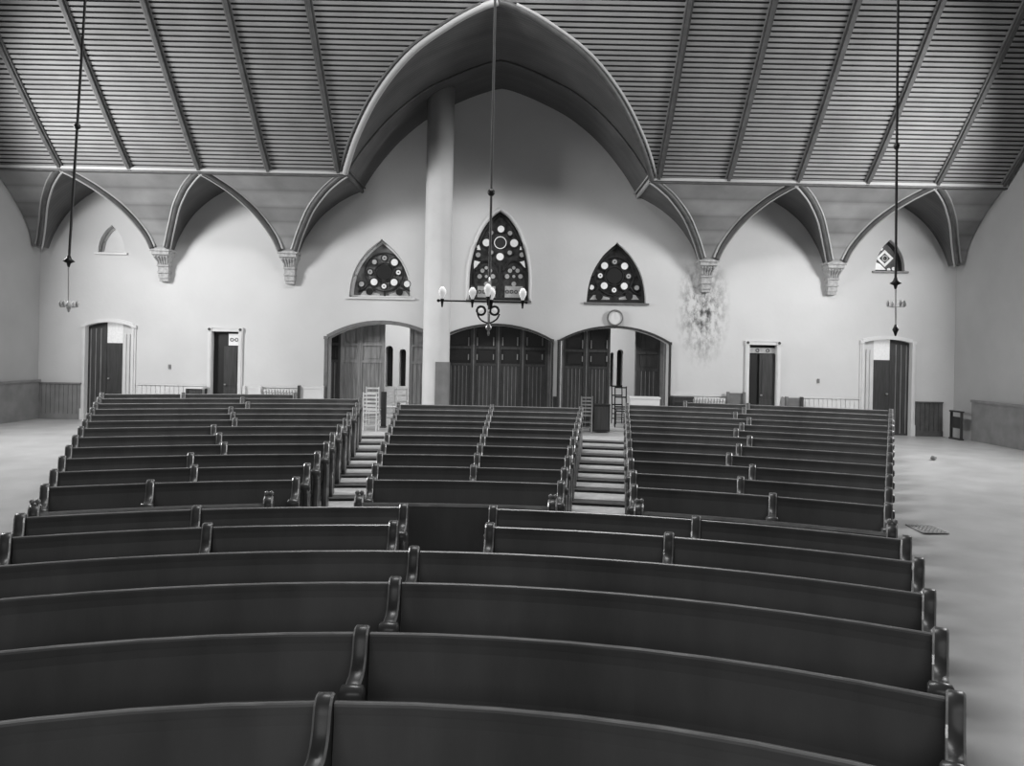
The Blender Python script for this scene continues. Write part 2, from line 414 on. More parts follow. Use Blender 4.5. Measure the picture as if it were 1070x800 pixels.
# cornice on both sides of the vault
for a, b in ((SL, AX - 3.75), (AX + 3.75, SR)):
    bm = bmesh.new()
    box(bm, a, b, YN - 0.10, YN + 0.03, ZN - 0.03, ZN + 0.035, 1); box(bm, a, b, YN - 0.07, YN + 0.05, ZN + 0.035, ZN + 0.10, 0)
    box(bm, a, b, YN - 0.06, YN + 0.06, ZN - 0.075, ZN - 0.03, 0)
    trim(bm, [M_RIB, M_RIBL], 'cornice under the sloping ceiling, %s of the vault' % ('left' if a < -6 else 'right'))
# moulding along the edge where the vault cuts the slope, and the arch rib inside it
for sgn in (-1, 1):
    g = [(AX + sgn*d, slopeY(z), z) for d, z in BARREL]
    bm = bmesh.new(); tube(bm, [(x, y - 0.05, z) for x, y, z in g], 0.075, 8, 1 if sgn < 0 else 0)
    tube(bm, [(x + sgn*0.13, y - 0.05, z + 0.02) for x, y, z in g[:-6]], 0.04, 6, 0 if sgn < 0 else 1)
    trim(bm, [M_RIB, M_RIBL], 'edge moulding of the great vault, %s side' % ('left' if sgn < 0 else 'right'), True)
    bm = bmesh.new(); tube(bm, [(AX + sgn*(d - 0.015), YN + 0.02, z - 0.015) for d, z in BARREL], 0.03, 6)
    trim(bm, M_RIB, 'thin rib inside the great vault, %s side' % ('left' if sgn < 0 else 'right'), True)
    bm = bmesh.new(); tube(bm, [(AX + sgn*3.75, YN - 0.05, ZN), (AX + sgn*3.75, YW - 0.01, ZN)], 0.05, 8)
    tube(bm, [(AX + sgn*3.68, YN - 0.02, ZN + 0.09), (AX + sgn*3.68, YW - 0.01, ZN + 0.09)], 0.025, 6)
    trim(bm, M_RIBL if sgn > 0 else M_RIB, 'springing moulding of the great vault, %s side' % ('left' if sgn < 0 else 'right'), True)
# ribs running up the slope
for sgn in (-1, 1):
    for d in (3.93, 5.645, 7.35, 9.06, 10.77, 12.4):
        bm = bmesh.new(); x = AX + sgn*d
        pts = [p for p in SLOPE if p[0] < YN + 1]
        for off, w, hgt, mi in ((0, 0.045, 0.08, 0), (-0.065, 0.02, 0.04, 1), (0.065, 0.02, 0.04, 0)):
            rows = []
            for i, (y, z) in enumerate(pts):
                j = min(i, len(pts)-2); dy, dz = pts[j+1][0]-pts[j][0], pts[j+1][1]-pts[j][1]; l = math.hypot(dy, dz)
                ny, nz = -dz/l, dy/l
                rows.append([(x+off-w, y - ny*0.01, z - nz*0.01), (x+off-w*0.8, y+ny*hgt, z+nz*hgt), (x+off+w*0.8, y+ny*hgt, z+nz*hgt), (x+off+w, y - ny*0.01, z - nz*0.01)])
            grid(bm, rows, mi)
        trim(bm, [M_RIB, M_FRAME], 'rib up the sloping ceiling, %s %s of the vault' % (ORD[(3.93, 5.645, 7.35, 9.06, 10.77, 12.4).index(d)], 'left' if sgn < 0 else 'right'))

# ------------------------------------------------------------------ corbels
cn = {(-1, 0): 'carved corbel on the back wall left of the pointed window beside the column',
      (-1, 1): 'carved corbel high on the wall between the far left door and the narrow left door',
      (1, 0): 'carved corbel with the dark damp stain running down the wall below it',
      (1, 1): 'carved corbel at the right between the narrow door and the small window'}
for sgn in (-1, 1):
    for i, d in enumerate(COR[:2]):
        X = AX + sgn*d; r = empty('corbel', (X, YW, ZS - 0.85))
        tag(r, cn[(sgn, i)], 'corbel', 'corbels carrying the wall arches')
        bm = bmesh.new()
        for w, dd, z0, z1 in ((0.26, 0.45, 0.79, 0.85), (0.225, 0.41, 0.70, 0.79)): box(bm, -w, w, -dd, 0.02, z0, z1)
        link('abacus', bm, M_STONE, r)
        bm = bmesh.new()
        for k in range(5):
            t = k/5; a0 = 0.15 + 0.09*t*t; a1 = 0.15 + 0.09*((k+1)/5)**2
            z0, z1 = 0.42 + 0.28*t, 0.42 + 0.28*(k+1)/5
            grid(bm, [[(-a0, -0.002, z0), (-a0, -a0*1.5, z0), (a0, -a0*1.5, z0), (a0, -0.002, z0)], [(-a1, -0.002, z1), (-a1, -a1*1.5, z1), (a1, -a1*1.5, z1), (a1, -0.002, z1)]])
        for k in range(5):
            lx = -0.16 + 0.08*k
            tube(bm, [(lx*0.7, -0.23, 0.45), (lx*0.85, -0.27, 0.56), (lx, -0.36, 0.65), (lx*1.1, -0.34, 0.68)], [0.018, 0.03, 0.035, 0.012], 6)
        link('capital', bm, M_STONE, r)
        bm = bmesh.new()
        box(bm, -0.14, 0.14, -0.2, 0.02, 0.26, 0.40); box(bm, -0.16, 0.16, -0.24, -0.002, 0.40, 0.43); box(bm, -0.15, 0.15, -0.22, -0.002, 0.22, 0.26)
        box(bm, -0.13, 0.13, -0.18, -0.002, 0.08, 0.22); box(bm, -0.115, 0.115, -0.15, -0.002, 0.0, 0.08)
        link('bracket', bm, M_STONE, r)

# ------------------------------------------------------------------ column
cX, _ = px(457.2, 330, 19.75)
r = empty('column', (cX, 19.75, FL)); tag(r, 'tall round pale column standing before the back wall', 'column')
bm = bmesh.new(); lathe(bm, [(0.36, 0.0), (0.36, 0.12), (0.345, 0.15), (0.345, 9.1)], n=40)
link('shaft', bm, M_COLUMN, r, smooth=False)
for p in r.children[0].data.polygons: p.use_smooth = abs(p.normal.z) < 0.5
bm = bmesh.new()
aa = [rad(-55 + 100*k/16) for k in range(17)]
for R0, R1 in ((0.35, 0.362),):
    o = [[(R0*sin(a+rad(20)), -R0*cos(a+rad(20)), z) for a in aa] for z in (0.16, 1.78)]
    p_ = [[(R1*sin(a+rad(58)), -R1*cos(a+rad(58)), z) for a in aa] for z in (0.16, 1.78)]
    grid(bm, p_)
link('base_wrap', bm, M_DADO, r)['label'] = 'darker sheet round the foot'  # thin darker grey sheet over part of the column foot

# ------------------------------------------------------------------ windows
def ell(bm, X, Z, pxr, mi, Y=YW + 0.20, t=0.02, n=20): disc(bm, X, Z, pxr * YW / F, Y - t, Y, n, mi)
def build_window(i, w, glass, label, kind):
    X, Zb, hw, h, pts = w
    r = structure(empty('window_%d' % i, (0, 0, 0)), label)
    yg = YW + 0.22
    bm = bmesh.new(); prism(bm, pts, yg, yg + 0.02); link('glass', bm, glass, r)
    bm = bmesh.new(); ctr = (X, Zb + h*0.4)
    loop = [Vector((x, yg - 0.02, z)) for x, z in pts]
    inner = [Vector((ctr[0] + (v.x - ctr[0])*0.955, v.y, ctr[1] + (v.z - ctr[1])*0.955)) for v in loop]
    tube(bm, inner, 0.045, 6, closed=True)
    link('window_frame', bm, M_LEAD if kind != 'pale' else M_WHITE, r)
    bm = bmesh.new(); box(bm, X - hw - 0.08, X + hw + 0.08, YW - 0.06, YW + 0.2, Zb - 0.05, Zb + 0.0)
    link('window_sill', bm, M_FRAME if kind == 'dark' else M_WHITE, r)
    return r
s = YW / F
# faint pale window at far left
r = build_window(1, WIN[0], M_WHITE, 'small pale pointed window high at the far left', 'pale')
# left and right rose windows
def rose(r, cx, cy, big, small, dark, sides, kinds, ringmat=0):
    X, Z = px(cx, cy); Y0 = YW + 0.19
    tr = bmesh.new()
    ring(tr, X, Z, 9.2*s, 10.3*s, Y0 - 0.02, Y0 + 0.02, 32)
    ring(tr, X, Z, 19.6*s, 20.8*s, Y0 - 0.02, Y0 + 0.02, 40)
    light = bmesh.new(); dim = bmesh.new(); dk = bmesh.new()
    ell(dk, X, Z, 8.2, 0, Y0)
    for k in range(8):
        a = PI/2 - k*PI/4; x, z = X + 14.9*s*cos(a), Z + 14.9*s*sin(a)
        rr = 4.0 if kinds[k] == 'B' else 2.9
        ell(light if kinds[k] in 'BL' else dim, x, z, rr - 0.4, 0, Y0, 0.02)
        ring(tr, x, z, (rr)*s, (rr+1.0)*s, Y0 - 0.03, Y0 + 0.01, 20)
        if kinds[k] in 'sL': disc(tr, x, z, 0.8*s, Y0 - 0.025, Y0, 10)
    for dx, dy, rr, kd in sides:
        x, z = px(cx + dx, cy + dy); ell({'L': light, 'd': dim, 'k': dk}[kd], x, z, rr, 0, Y0)
        ring(tr, x, z, rr*s, (rr+0.8)*s, Y0 - 0.03, Y0 + 0.01, 18)
    x, z = px(cx + 0.5, cy + 24); box(tr, x - 0.03, x + 0.03, Y0 - 0.02, Y0 + 0.02, z - 0.12, z + 0.1)
    # curved bars in the lower corners
    for sg in (-1, 1):
        p = catmull([px(cx + sg*17, cy + 12), px(cx + sg*20, cy + 16.5), px(cx + sg*27, cy + 20)], 4)
        tube(tr, [(a, Y0, b) for a, b in p], 0.022, 6)
    link('tracery', tr, M_LEAD, r); link('pale_roundels', light, M_GLASSL, r); link('dark_roundels', dk, M_DOORP, r)
    if len(dim.verts): link('dim_roundels', dim, M_GLASSK, r)
    else: dim.free()
    sp = bmesh.new()
    for sg in (-1, 1):
        p = [px(cx + sg*5, cy + 25), px(cx + sg*26, cy + 25), px(cx + sg*22, cy + 20), px(cx + sg*17, cy + 20), px(cx + sg*11, cy + 21.5), px(cx + sg*5, cy + 23)]
        if sg < 0: p = p[::-1]
        prism(sp, p, Y0 + 0.005, Y0 + 0.02)
    link('corner_glass', sp, M_GLASSK, r)
r = build_window(2, WIN[1], M_GLASSM, 'pointed stained glass window left of the column', 'pale')
rose(r, 401, 283.5, 0, 0, 0, [(24, 12.5, 3.4, 'L'), (-24, 12.5, 2.8, 'd'), (16, 21, 2.9, 'k'), (-15.5, 20.5, 2.9, 'k')], 'sBLBLBsd')
r = build_window(4, WIN[3], M_GLASSD, 'pointed stained glass window over the round clock', 'dark')
rose(r, 643.5, 287.5, 0, 0, 0, [(23.5, 12.5, 2.6, 'd'), (-24, 12, 2.6, 'L'), (15.5, 21.5, 3.1, 'k'), (-16, 21.5, 3.1, 'k')], 'sBsBLBLB')
# central window
r = build_window(3, WIN[2], M_GLASSD, 'tall pointed stained glass window in the middle', 'dark')
Y0 = YW + 0.19; tr = bmesh.new(); light = bmesh.new(); dim = bmesh.new()
X, Z = px(523.3, 252.5); ring(light, X, Z, 5.8*s, 6.6*s, Y0 - 0.02, Y0, 28); ell(tr, X, Z, 5.2, 0, Y0)
for x, y, rr, L_ in ((524, 238.2, 3.6, 1), (537.8, 253, 4.2, 1), (523, 267.3, 4.0, 1), (508.7, 252.5, 4.0, 1), (513.7, 242, 2.4, 0), (533.5, 242.5, 2.4, 0),
                     (513.5, 262.7, 2.4, 0), (533.2, 263, 2.4, 0), (546, 265.3, 2.6, 0), (500, 265.3, 2.6, 0)):
    a, b = px(x, y); ell(light if L_ else dim, a, b, rr, 0, Y0); ring(tr, a, b, rr*s, (rr+1)*s, Y0 - 0.03, Y0, 18)
for sg in (-1, 1):
    c = 523
    prism(light, [px(c + sg*q, w_) for q, w_ in ((20.5, 260), (26, 260), (22.8, 252))], Y0 - 0.01, Y0 + 0.01)
    prism(light, [px(c + sg*q, w_) for q, w_ in ((20, 273), (27.5, 280), (27.8, 271))], Y0 - 0.01, Y0 + 0.01)
    # lancet heads
    cx = c + sg*14.5
    p = catmull([px(cx - 13, 296), px(cx - 12, 284), px(cx - 7, 275), px(cx, 271.5), px(cx + 7, 275), px(cx + 12, 284), px(cx + 13, 296)], 4)
    tube(tr, [(a, Y0, b) for a, b in p], 0.03, 6)
    for (a_, b_, rr) in ((-4, 282, 2.2), (4, 282, 2.2), (0, 279, 1.8), (-7, 288, 2.4), (7, 288, 2.4), (0, 296, 2.4), (0, 288, 1.6)):
        a, b = px(cx + a_, b_); ell(dim, a, b, rr, 0, Y0, 0.015)
    a0, b0 = px(cx - 9.5, 310); a1, b1 = px(cx + 9.5, 298.5); box(dim, a0, a1, Y0 - 0.01, Y0 + 0.01, b0, b1)
    for k in range(4):
        a, _ = px(cx - 7 + 4.6*k, 304); ring(tr, a, (b0 + b1)/2, 1.2*s, 1.9*s, Y0 - 0.03, Y0, 12)
a, b = px(522.5, 294); box(tr, a - 0.04, a + 0.04, Y0 - 0.03, Y0 + 0.02, px(522, 313)[1], px(522, 272)[1])
link('tracery', tr, M_LEAD, r); link('pale_roundels', light, M_GLASSL, r); link('dim_glass', dim, M_GLASSK, r)
# pale plaster band round the central window
pts = WIN[2][4]; ctr = (WIN[2][0], WIN[2][1] + WIN[2][3]*0.35); bm = bmesh.new()
loop = [((x - ctr[0])*1.05 + ctr[0], (z - ctr[1])*1.03 + ctr[1]) for x, z in pts]
tube(bm, [(x, YW + 0.0, z) for x, z in loop], 0.05, 6)
trim(bm, M_WHITE, 'pale moulding round the middle window', True)
# small window at right
r = build_window(5, WIN[4], M_GLASSD, 'small pointed window at the far right with a lozenge of pale glass', 'dark')
light = bmesh.new(); tr = bmesh.new(); cx, cy = 928.5, 269
def quad(bm_, P, y0, y1): prism(bm_, [px(*q) for q in P], y0, y1)
for (xa, ya), (xb, yb) in (((-9, 0), (0, -9)), ((0, -9), (9, 0)), ((9, 0), (0, 9)), ((0, 9), (-9, 0))):
    n_ = 2.3 / math.hypot(xb-xa, yb-ya); ox, oy = -(yb-ya)*n_, (xb-xa)*n_
    quad(light, [(cx+xa+ox, cy+ya+oy), (cx+xb+ox, cy+yb+oy), (cx+xb, cy+yb), (cx+xa, cy+ya)], Y0 - 0.01, Y0 + 0.01)
quad(light, [(cx-12, cy+13), (cx+2, cy+13), (cx-5, cy+6), (cx-10, cy+4)], Y0 - 0.01, Y0 + 0.01)
for a_, b_ in ((-4, -10), (4, 12), (9, 11), (-12, 8)):
    a, b = px(cx + a_, cy + b_); ell(light, a, b, 1.8, 0, Y0)
a, b = px(cx, cy); ring(tr, a, b, 2.2*s, 3.2*s, Y0 - 0.02, Y0, 14)
link('pale_glass', light, M_GLASSL, r); link('tracery', tr, M_GLASSK, r)

# ------------------------------------------------------------------ folding doors in the three wide openings
LY = YW + 0.40
def leaf(parent, x0, x1, ztop, body, panel, zmid, name='door_leaf', yy=LY):
    """panelled door leaf: stiles, three upper panels, tongue-and-groove below"""
    st = 0.075; bm = bmesh.new(); y0, y1 = yy, yy + 0.05
    box(bm, x0, x0 + st, y0, y1, FL + 0.01, ztop); box(bm, x1 - st, x1, y0, y1, FL + 0.01, ztop)
    box(bm, x0 - 0.006, x0 + 0.022, y0 - 0.012, y0, FL + 0.01, ztop, 1)
    rails = [FL + 0.01, zmid - 0.05, zmid + 0.42, ztop - 0.08]
    for z in rails: box(bm, x0 + st, x1 - st, y0, y1, z, z + (0.14 if z < FL + 0.1 else 0.07))
    o = link(name, bm, [body, M_FRAME if body is M_DOOR else M_DADO], parent)
    bm = bmesh.new(); box(bm, x0 + st, x1 - st, y0 + 0.03, y1 - 0.005, zmid, ztop - 0.04)
    link('upper_panel', bm, panel, o)
    for z0_, z1_ in ((zmid + 0.08, zmid + 0.36), (zmid + 0.55, ztop - 0.2)):
        bm = bmesh.new(); box(bm, x0 + st + 0.07, x1 - st - 0.07, y0 + 0.015, y0 + 0.03, z0_, z1_); link('raised_panel', bm, panel, o)
    bm = bmesh.new(); n = max(3, round((x1 - x0 - 2*st) / 0.11)); w = (x1 - x0 - 2*st) / n
    for k in range(n): box(bm, x0 + st + w*k + 0.008, x0 + st + w*(k+1) - 0.008, y0 + 0.022, y1 - 0.005, FL + 0.14, zmid - 0.04)
    box(bm, x0 + st, x1 - st, y0 + 0.035, y1 - 0.004, FL + 0.14, zmid - 0.04)
    for k in range(1, n): box(bm, x0 + st + w*k - 0.010, x0 + st + w*k + 0.010, y0 + 0.008, y0 + 0.03, FL + 0.14, zmid - 0.04, 1)
    link('board_panel', bm, [body, M_FRAME if body is M_DOOR else M_DADO], o)
    return o
def arch_frame(r, b, m, w=0.13, d=0.08, label=None, foot=True):
    X0, X1, Zs, Zc, top = b
    for (wi, wo, dd) in ((-0.0, w*0.55, d), (w*0.55, w, d*0.55)):
        bm = bmesh.new(); n = len(top); cX = (X0+X1)/2
        def off(p, q):
            # along the radius of the flat arch
            h = Zc - Zs; W = (X1-X0)/2; R = (W*W + h*h)/(2*h); cz = Zc - R
            dx, dz = p[0]-cX, p[1]-cz; l = math.hypot(dx, dz); return (p[0] + dx/l*q, p[1] + dz/l*q)
        A = [off(p, wi) for p in top]; B = [off(p, wo) for p in top]
        for i in range(n-1):
            prism(bm, [A[i], A[i+1], B[i+1], B[i]], YW - dd, YW + 0.0, 0)
        link('arch_moulding', bm, m, r)
    for sg, x in ((-1, X0), (1, X1)):
        bm = bmesh.new()
        a, b_ = sorted((x, x + sg*w*0.55)); box(bm, a, b_, YW - d, YW, FL, Zs)
        a, b_ = sorted((x + sg*w*0.55, x + sg*w)); box(bm, a, b_, YW - d*0.55, YW, FL, Zs)
        a, b_ = sorted((x - sg*0.01, x + sg*w*1.1)); box(bm, a, b_, YW - d*1.25, YW, FL, FL + 0.3)
        box(bm, a, b_, YW - d*1.3, YW, Zs - 0.03, Zs + 0.05)
        link('jamb', bm, m, r)
def XW(x, Y=LY): return (x - 535 - 0.4) / F * Y
def door_group(i, b, label): return structure(empty('door_%d' % i), label)
zm = px(520, 380)[1]
d1 = door_group(2, BIG[0], 'wide folding door left of the column, half open')
arch_frame(d1, BIG[0], M_FRAME, 0.10)
for a, b_, m1, m2 in ((341, 356.5, M_DOOR, M_DOORP), (356.5, 376.3, M_DOORM, M_DOORM), (376.3, 402.5, M_DOORM, M_DOORM), (428.5, 460, M_DOORM, M_DOORM)):  # first, black leaf is added as the shade at the opening's left
    leaf(d1, XW(a), XW(b_), BIG[0][3] + 0.1, m1, m2, zm)
d2 = door_group(3, BIG[1], 'wide folding door right of the column, closed')
arch_frame(d2, BIG[1], M_DOOR, 0.055)
for a, b_ in ((457, 495), (495, 521), (521, 546.5), (546.5, 573)):
    leaf(d2, XW(a), XW(b_), BIG[1][3] + 0.1, M_DOOR, M_DOORP, zm - 0.02)
bm = bmesh.new(); box(bm, XW(572.8), XW(580), LY, LY + 0.06, FL, BIG[1][3]); link('side_post', bm, M_FRAME, d2)
d3 = door_group(4, BIG[2], 'wide folding door under the clock, partly open')
arch_frame(d3, BIG[2], M_DOOR, 0.06)
for a, b_ in ((588, 613), (613, 638)): leaf(d3, XW(a), XW(b_), BIG[2][3] + 0.1, M_DOOR, M_DOORP, zm - 0.05)
leaf(d3, XW(664), XW(691), BIG[2][3] + 0.1, M_DOOR, M_DOOR, zm - 0.08)
for a, b_ in ((582.5, 589), (690, 703)):
    bm = bmesh.new(); n = 3
    for k in range(n): box(bm, XW(a) + (XW(b_)-XW(a))*k/n + 0.01, XW(a) + (XW(b_)-XW(a))*(k+1)/n - 0.01, LY - 0.02 - 0.01*(k % 2), LY + 0.05, FL, BIG[2][3])
    link('side_post', bm, M_FRAME, d3)
# latch plates in pairs on the dark leaves
bm = bmesh.new()
for x in (490, 499, 516, 525.5, 541, 551, 567):
    for y0_, y1_ in ((352, 361), (370, 376)):
        a, z1_ = px(x, y0_); _, z0_ = px(x, y1_); X = XW(x); box(bm, X - 0.015, X + 0.015, LY - 0.012, LY, z0_, z1_)
link('hinge_strips', bm, M_DADO, d2)
bm = bmesh.new()
for x in (609, 618, 634.5):
    for y0_, y1_ in ((355, 364), (372, 378)):
        a, z1_ = px(x, y0_); _, z0_ = px(x, y1_); X = XW(x); box(bm, X - 0.015, X + 0.015, LY - 0.012, LY, z0_, z1_)
link('hinge_strips', bm, M_DADO, d3)

# ------------------------------------------------------------------ narrow doors and arched end doors
def casing(r, x0, x1, zt, m=M_WHITE, w=0.11):
    for a, b_ in ((x0 - w, x0), (x1, x1 + w)):
        bm = bmesh.new(); box(bm, a, b_, YW - 0.05, YW, FL, zt)
        box(bm, a + 0.025, b_ - 0.025, YW - 0.062, YW - 0.05, FL + 0.3, zt - 0.03); box(bm, a - 0.01, b_ + 0.01, YW - 0.07, YW, FL, FL + 0.28)
        link('jamb', bm, m, r)
    bm = bmesh.new(); box(bm, x0, x1, YW - 0.05, YW, zt, zt + w*0.8); box(bm, x0, x1, YW - 0.07, YW, zt + w*0.8, zt + w); link('lintel', bm, m, r)
    for x in (x0 - w/2, x1 + w/2):
        bm = bmesh.new(); box(bm, x - w/2 - 0.01, x + w/2 + 0.01, YW - 0.07, YW, zt, zt + w); disc(bm, x, zt + w/2, w*0.35, YW - 0.085, YW - 0.07, 12, 1)
        link('corner_block', bm, [m, M_DOOR], r)
def small_door(i, S, label, m, tx0, tx1, ty0, ty1, jm):
    x0, x1, zt = S; r = structure(empty('door_%d' % i), label); casing(r, x0, x1, zt, jm)
    bm = bmesh.new(); y0 = YW + 0.07
    box(bm, x0 - 0.02, x1 + 0.02, YW + 0.13, YW + 0.17, FL, zt + 0.02)
    link('door_leaf', bm, M_DOORP, r)
    X0, Z1 = px(tx0, ty0); X1, Z0 = px(tx1, ty1)
    bm = bmesh.new(); box(bm, X0, x1, y0 + 0.02, y0 + 0.05, Z0, Z1); link('transom_glass', bm, m, r)
    bm = bmesh.new()
    for k in range(2): ring(bm, X0 + (x1 - X0)*(0.3 + 0.4*k), (Z0+Z1)/2, 0.035, 0.05, y0 - 0.0, y0 + 0.02, 12)
    link('transom_tracery', bm, M_LEAD, r)
    bm = bmesh.new(); xm = x0 + (x1-x0)*0.42
    box(bm, xm, x1, y0, y0 + 0.05, FL + 0.01, Z0 - 0.02); box(bm, xm + 0.07, x1 - 0.07, y0 - 0.012, y0, FL + 0.2, FL + 0.9)
    box(bm, xm + 0.07, x1 - 0.07, y0 - 0.012, y0, FL + 1.0, Z0 - 0.15)
    o = link('inner_door', bm, M_DOOR, r)
    bm = bmesh.new(); lathe(bm, [(0.01, 0), (0.03, 0.01), (0.03, 0.04), (0.01, 0.05)], xm + 0.05, y0 - 0.03, FL + 1.0, 10); link('door_knob', bm, M_PALEMETAL, o)
    return r
small_door(5, SMALL[0], 'narrow white-framed door in the left half of the back wall', M_GLASSL, 238.5, 250, 348.5, 361, M_WHITE)
small_door(6, SMALL[1], 'narrow door with a dark opening in the right half of the back wall', M_GLASSK, 785, 801, 363, 369, M_WHITE)

def end_door(i, b, label, mirror):
    X0, X1, Zs, Zc, top = b; r = structure(empty('door_%d' % i), label)
    arch_frame(r, b, M_WHITE, 0.10, 0.06)
    def fx(t): return X0 + (X1-X0)*(t if not mirror else 1-t)
    def bx(name, t0, t1, z0, z1, m, yo=0.0, th=0.04, par=r):
        a, c = sorted((fx(t0), fx(t1))); bm = bmesh.new(); box(bm, a, c, YW + 0.12 + yo, YW + 0.12 + yo + th, z0, z1); return link(name, bm, m, par)
    zt = Zc - 22*s
    bx('shade_leaf', -0.04, 0.40, FL, Zc + 0.05, M_DOOR)  # dark leaf put in for the deep shade beside the inner door
    lf = bx('inner_door', 0.40, 0.745, FL, zt, M_DOOR, 0.01)
    bx('transom_glass', 0.40, 0.745, zt + 0.01, Zc + 0.05, M_GLASSL, 0.02)
    bx('white_jamb', 0.745, 1.05, FL, Zc + 0.05, M_WHITE, 0.0)
    for k, t in enumerate((0.79, 0.87, 0.95)): bx('jamb_moulding', t, t + 0.035, FL + 0.3, Zs - 0.2, M_WHITE, -0.03, 0.03)
    for t in (0.05, 0.16, 0.27): bx('leaf_batten', t, t + 0.015, FL + 0.05, Zs - 0.05, M_DOORM, -0.012, 0.012)
    a = fx(0.46); bm = bmesh.new(); lathe(bm, [(0.01, 0), (0.03, 0.01), (0.03, 0.04), (0.01, 0.05)], a, YW + 0.09, FL + 1.1, 10); link('door_knob', bm, M_PALEMETAL, lf)
    return r
end_door(1, ENDD[0], 'arched door at the far left end of the back wall', False)
end_door(7, ENDD[1], 'arched door at the far right end of the back wall', True)

# wainscot strips, dado panels and baseboards on the back wall
def wainscot(x0, x1, ztop, m, label, grooves=True, d=0.03):
    bm = bmesh.new(); box(bm, x0, x1, YW - d*0.5, YW, FL, ztop)
    n = max(1, int((x1-x0)/0.12)); w = (x1-x0)/n
    if grooves:
        for k in range(n): box(bm, x0 + w*k + 0.008, x0 + w*(k+1) - 0.008, YW - d, YW - d*0.5, FL + 0.15, ztop - 0.05)
    box(bm, x0, x1, YW - d*1.8, YW, ztop - 0.04, ztop); box(bm, x0, x1, YW - d*1.5, YW, FL, FL + 0.15)
    trim(bm, m, label)
def XB(x): return (x - 535 - 0.2) / F * YW
ZR = px(300, 403.5)[1]
for a, b_ in ((145, 217), (256, 341), (701.5, 778.5), (818.5, 898)):
    wainscot(XB(a), XB(b_), ZR, M_WHITE, 'white boarded wainscot of the back wall, %s' % {145: 'left of the narrow left door', 256: 'right of the narrow left door', 701.5: 'left of the narrow right door', 818.5: 'right of the narrow right door'}[a])
wainscot(SL, XB(86.8), px(75, 399.5)[1], M_DADO, 'grey dado left of the far left door')
wainscot(XB(957.5), XB(986), px(970, 419.5)[1], M_RIB, 'grey dado right of the far right door', True)
bm = bmesh.new(); box(bm, SR - 0.05, SR, 17.0, YW - 0.9, FL - 0.2, FL + 1.0); box(bm, SR - 0.09, SR, 17.0, YW - 0.9, FL + 1.0, FL + 1.06)
trim(bm, M_DADO, 'dado on the right side wall')
bm = bmesh.new(); box(bm, SL, SL + 0.05, 15.0, YW - 0.02, FL - 0.25, FL + 1.0); box(bm, SL, SL + 0.09, 15.0, YW - 0.02, FL + 1.0, FL + 1.06)
trim(bm, M_DADO, 'dado on the left side wall')
wainscot(XB(579), XB(584), px(581, 414)[1], M_DOOR, 'dark base of the pier between the wide doors', False)

# ------------------------------------------------------------------ hall behind the folding doors
YH = 25.2
bm = bmesh.new(); box(bm, -7, 6, YW + 0.38, YH + 0.3, FL - 0.2, FL); structure(link('floor_hall', bm, M_FLOOR), 'floor of the hall behind the folding doors')
def niche(x0, x1, yt):
    X0, Z = px(x0, yt, YH); X1, _ = px(x1, yt, YH); w = (X1 - X0)/2; c = (X0 + X1)/2
    zb = px(x0, 404, YH)[1]
    return [(X0, zb), (X1, zb)] + [(c + w*cos(PI*k/10), Z - w + w*sin(PI*k/10)) for k in range(11)]
nh = [niche(403.5, 411.5, 361), niche(418, 425, 364.5), niche(638.5, 642, 368), niche(645.5, 652, 365)]
structure(link('wall_hall', holed_wall([(-7, FL - 0.2), (6, FL - 0.2), (6, 4.6), (-7, 4.6)], nh, YH, YH + 0.5), M_PLASTER), 'bright far wall of the hall with narrow arches')
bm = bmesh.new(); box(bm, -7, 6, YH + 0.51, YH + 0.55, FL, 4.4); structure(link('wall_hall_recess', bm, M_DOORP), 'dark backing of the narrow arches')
bm = bmesh.new(); box(bm, -7.2, 6.2, YW + 0.47, YH + 0.55, 4.5, 4.7); structure(link('ceiling_hall', bm, M_PLASTER))
for x in (-7.2, 6.0):
    bm = bmesh.new(); box(bm, x, x + 0.2, YW + 0.47, YH + 0.5, FL - 0.2, 4.5); structure(link('wall_hall_left' if x < 0 else 'wall_hall_right', bm, M_PLASTER))

# ------------------------------------------------------------------ pews
T = 0.085
END_PROF = [(-0.035, 0.0), (-0.075, 0.5), (-0.085, 0.86), (-0.08, 0.93), (-0.055, 0.972), (-0.015, 0.99), (0.03, 0.985), (0.062, 0.96), (0.08, 0.92),
            (0.10, 0.86), (0.135, 0.815), (0.19, 0.785), (0.26, 0.785), (0.325, 0.775), (0.362, 0.74), (0.365, 0.695), (0.335, 0.66),
            (0.30, 0.635), (0.29, 0.56), (0.32, 0.44), (0.375, 0.30), (0.40, 0.12), (0.40, 0.0)]
def offset_poly(P, d):
    n = len(P); out = []
    for i in range(n):
        ax, ay = P[i-1]; bx_, by_ = P[i]; cx_, cy_ = P[(i+1) % n]
        n1 = (by_-ay, -(bx_-ax)); n2 = (cy_-by_, -(cx_-bx_)); l1 = math.hypot(*n1); l2 = math.hypot(*n2)
        nx, ny = n1[0]/l1 + n2[0]/l2, n1[1]/l1 + n2[1]/l2; l = math.hypot(nx, ny) or 1
        out.append((bx_ + nx/l*d, by_ + ny/l*d))
    return out
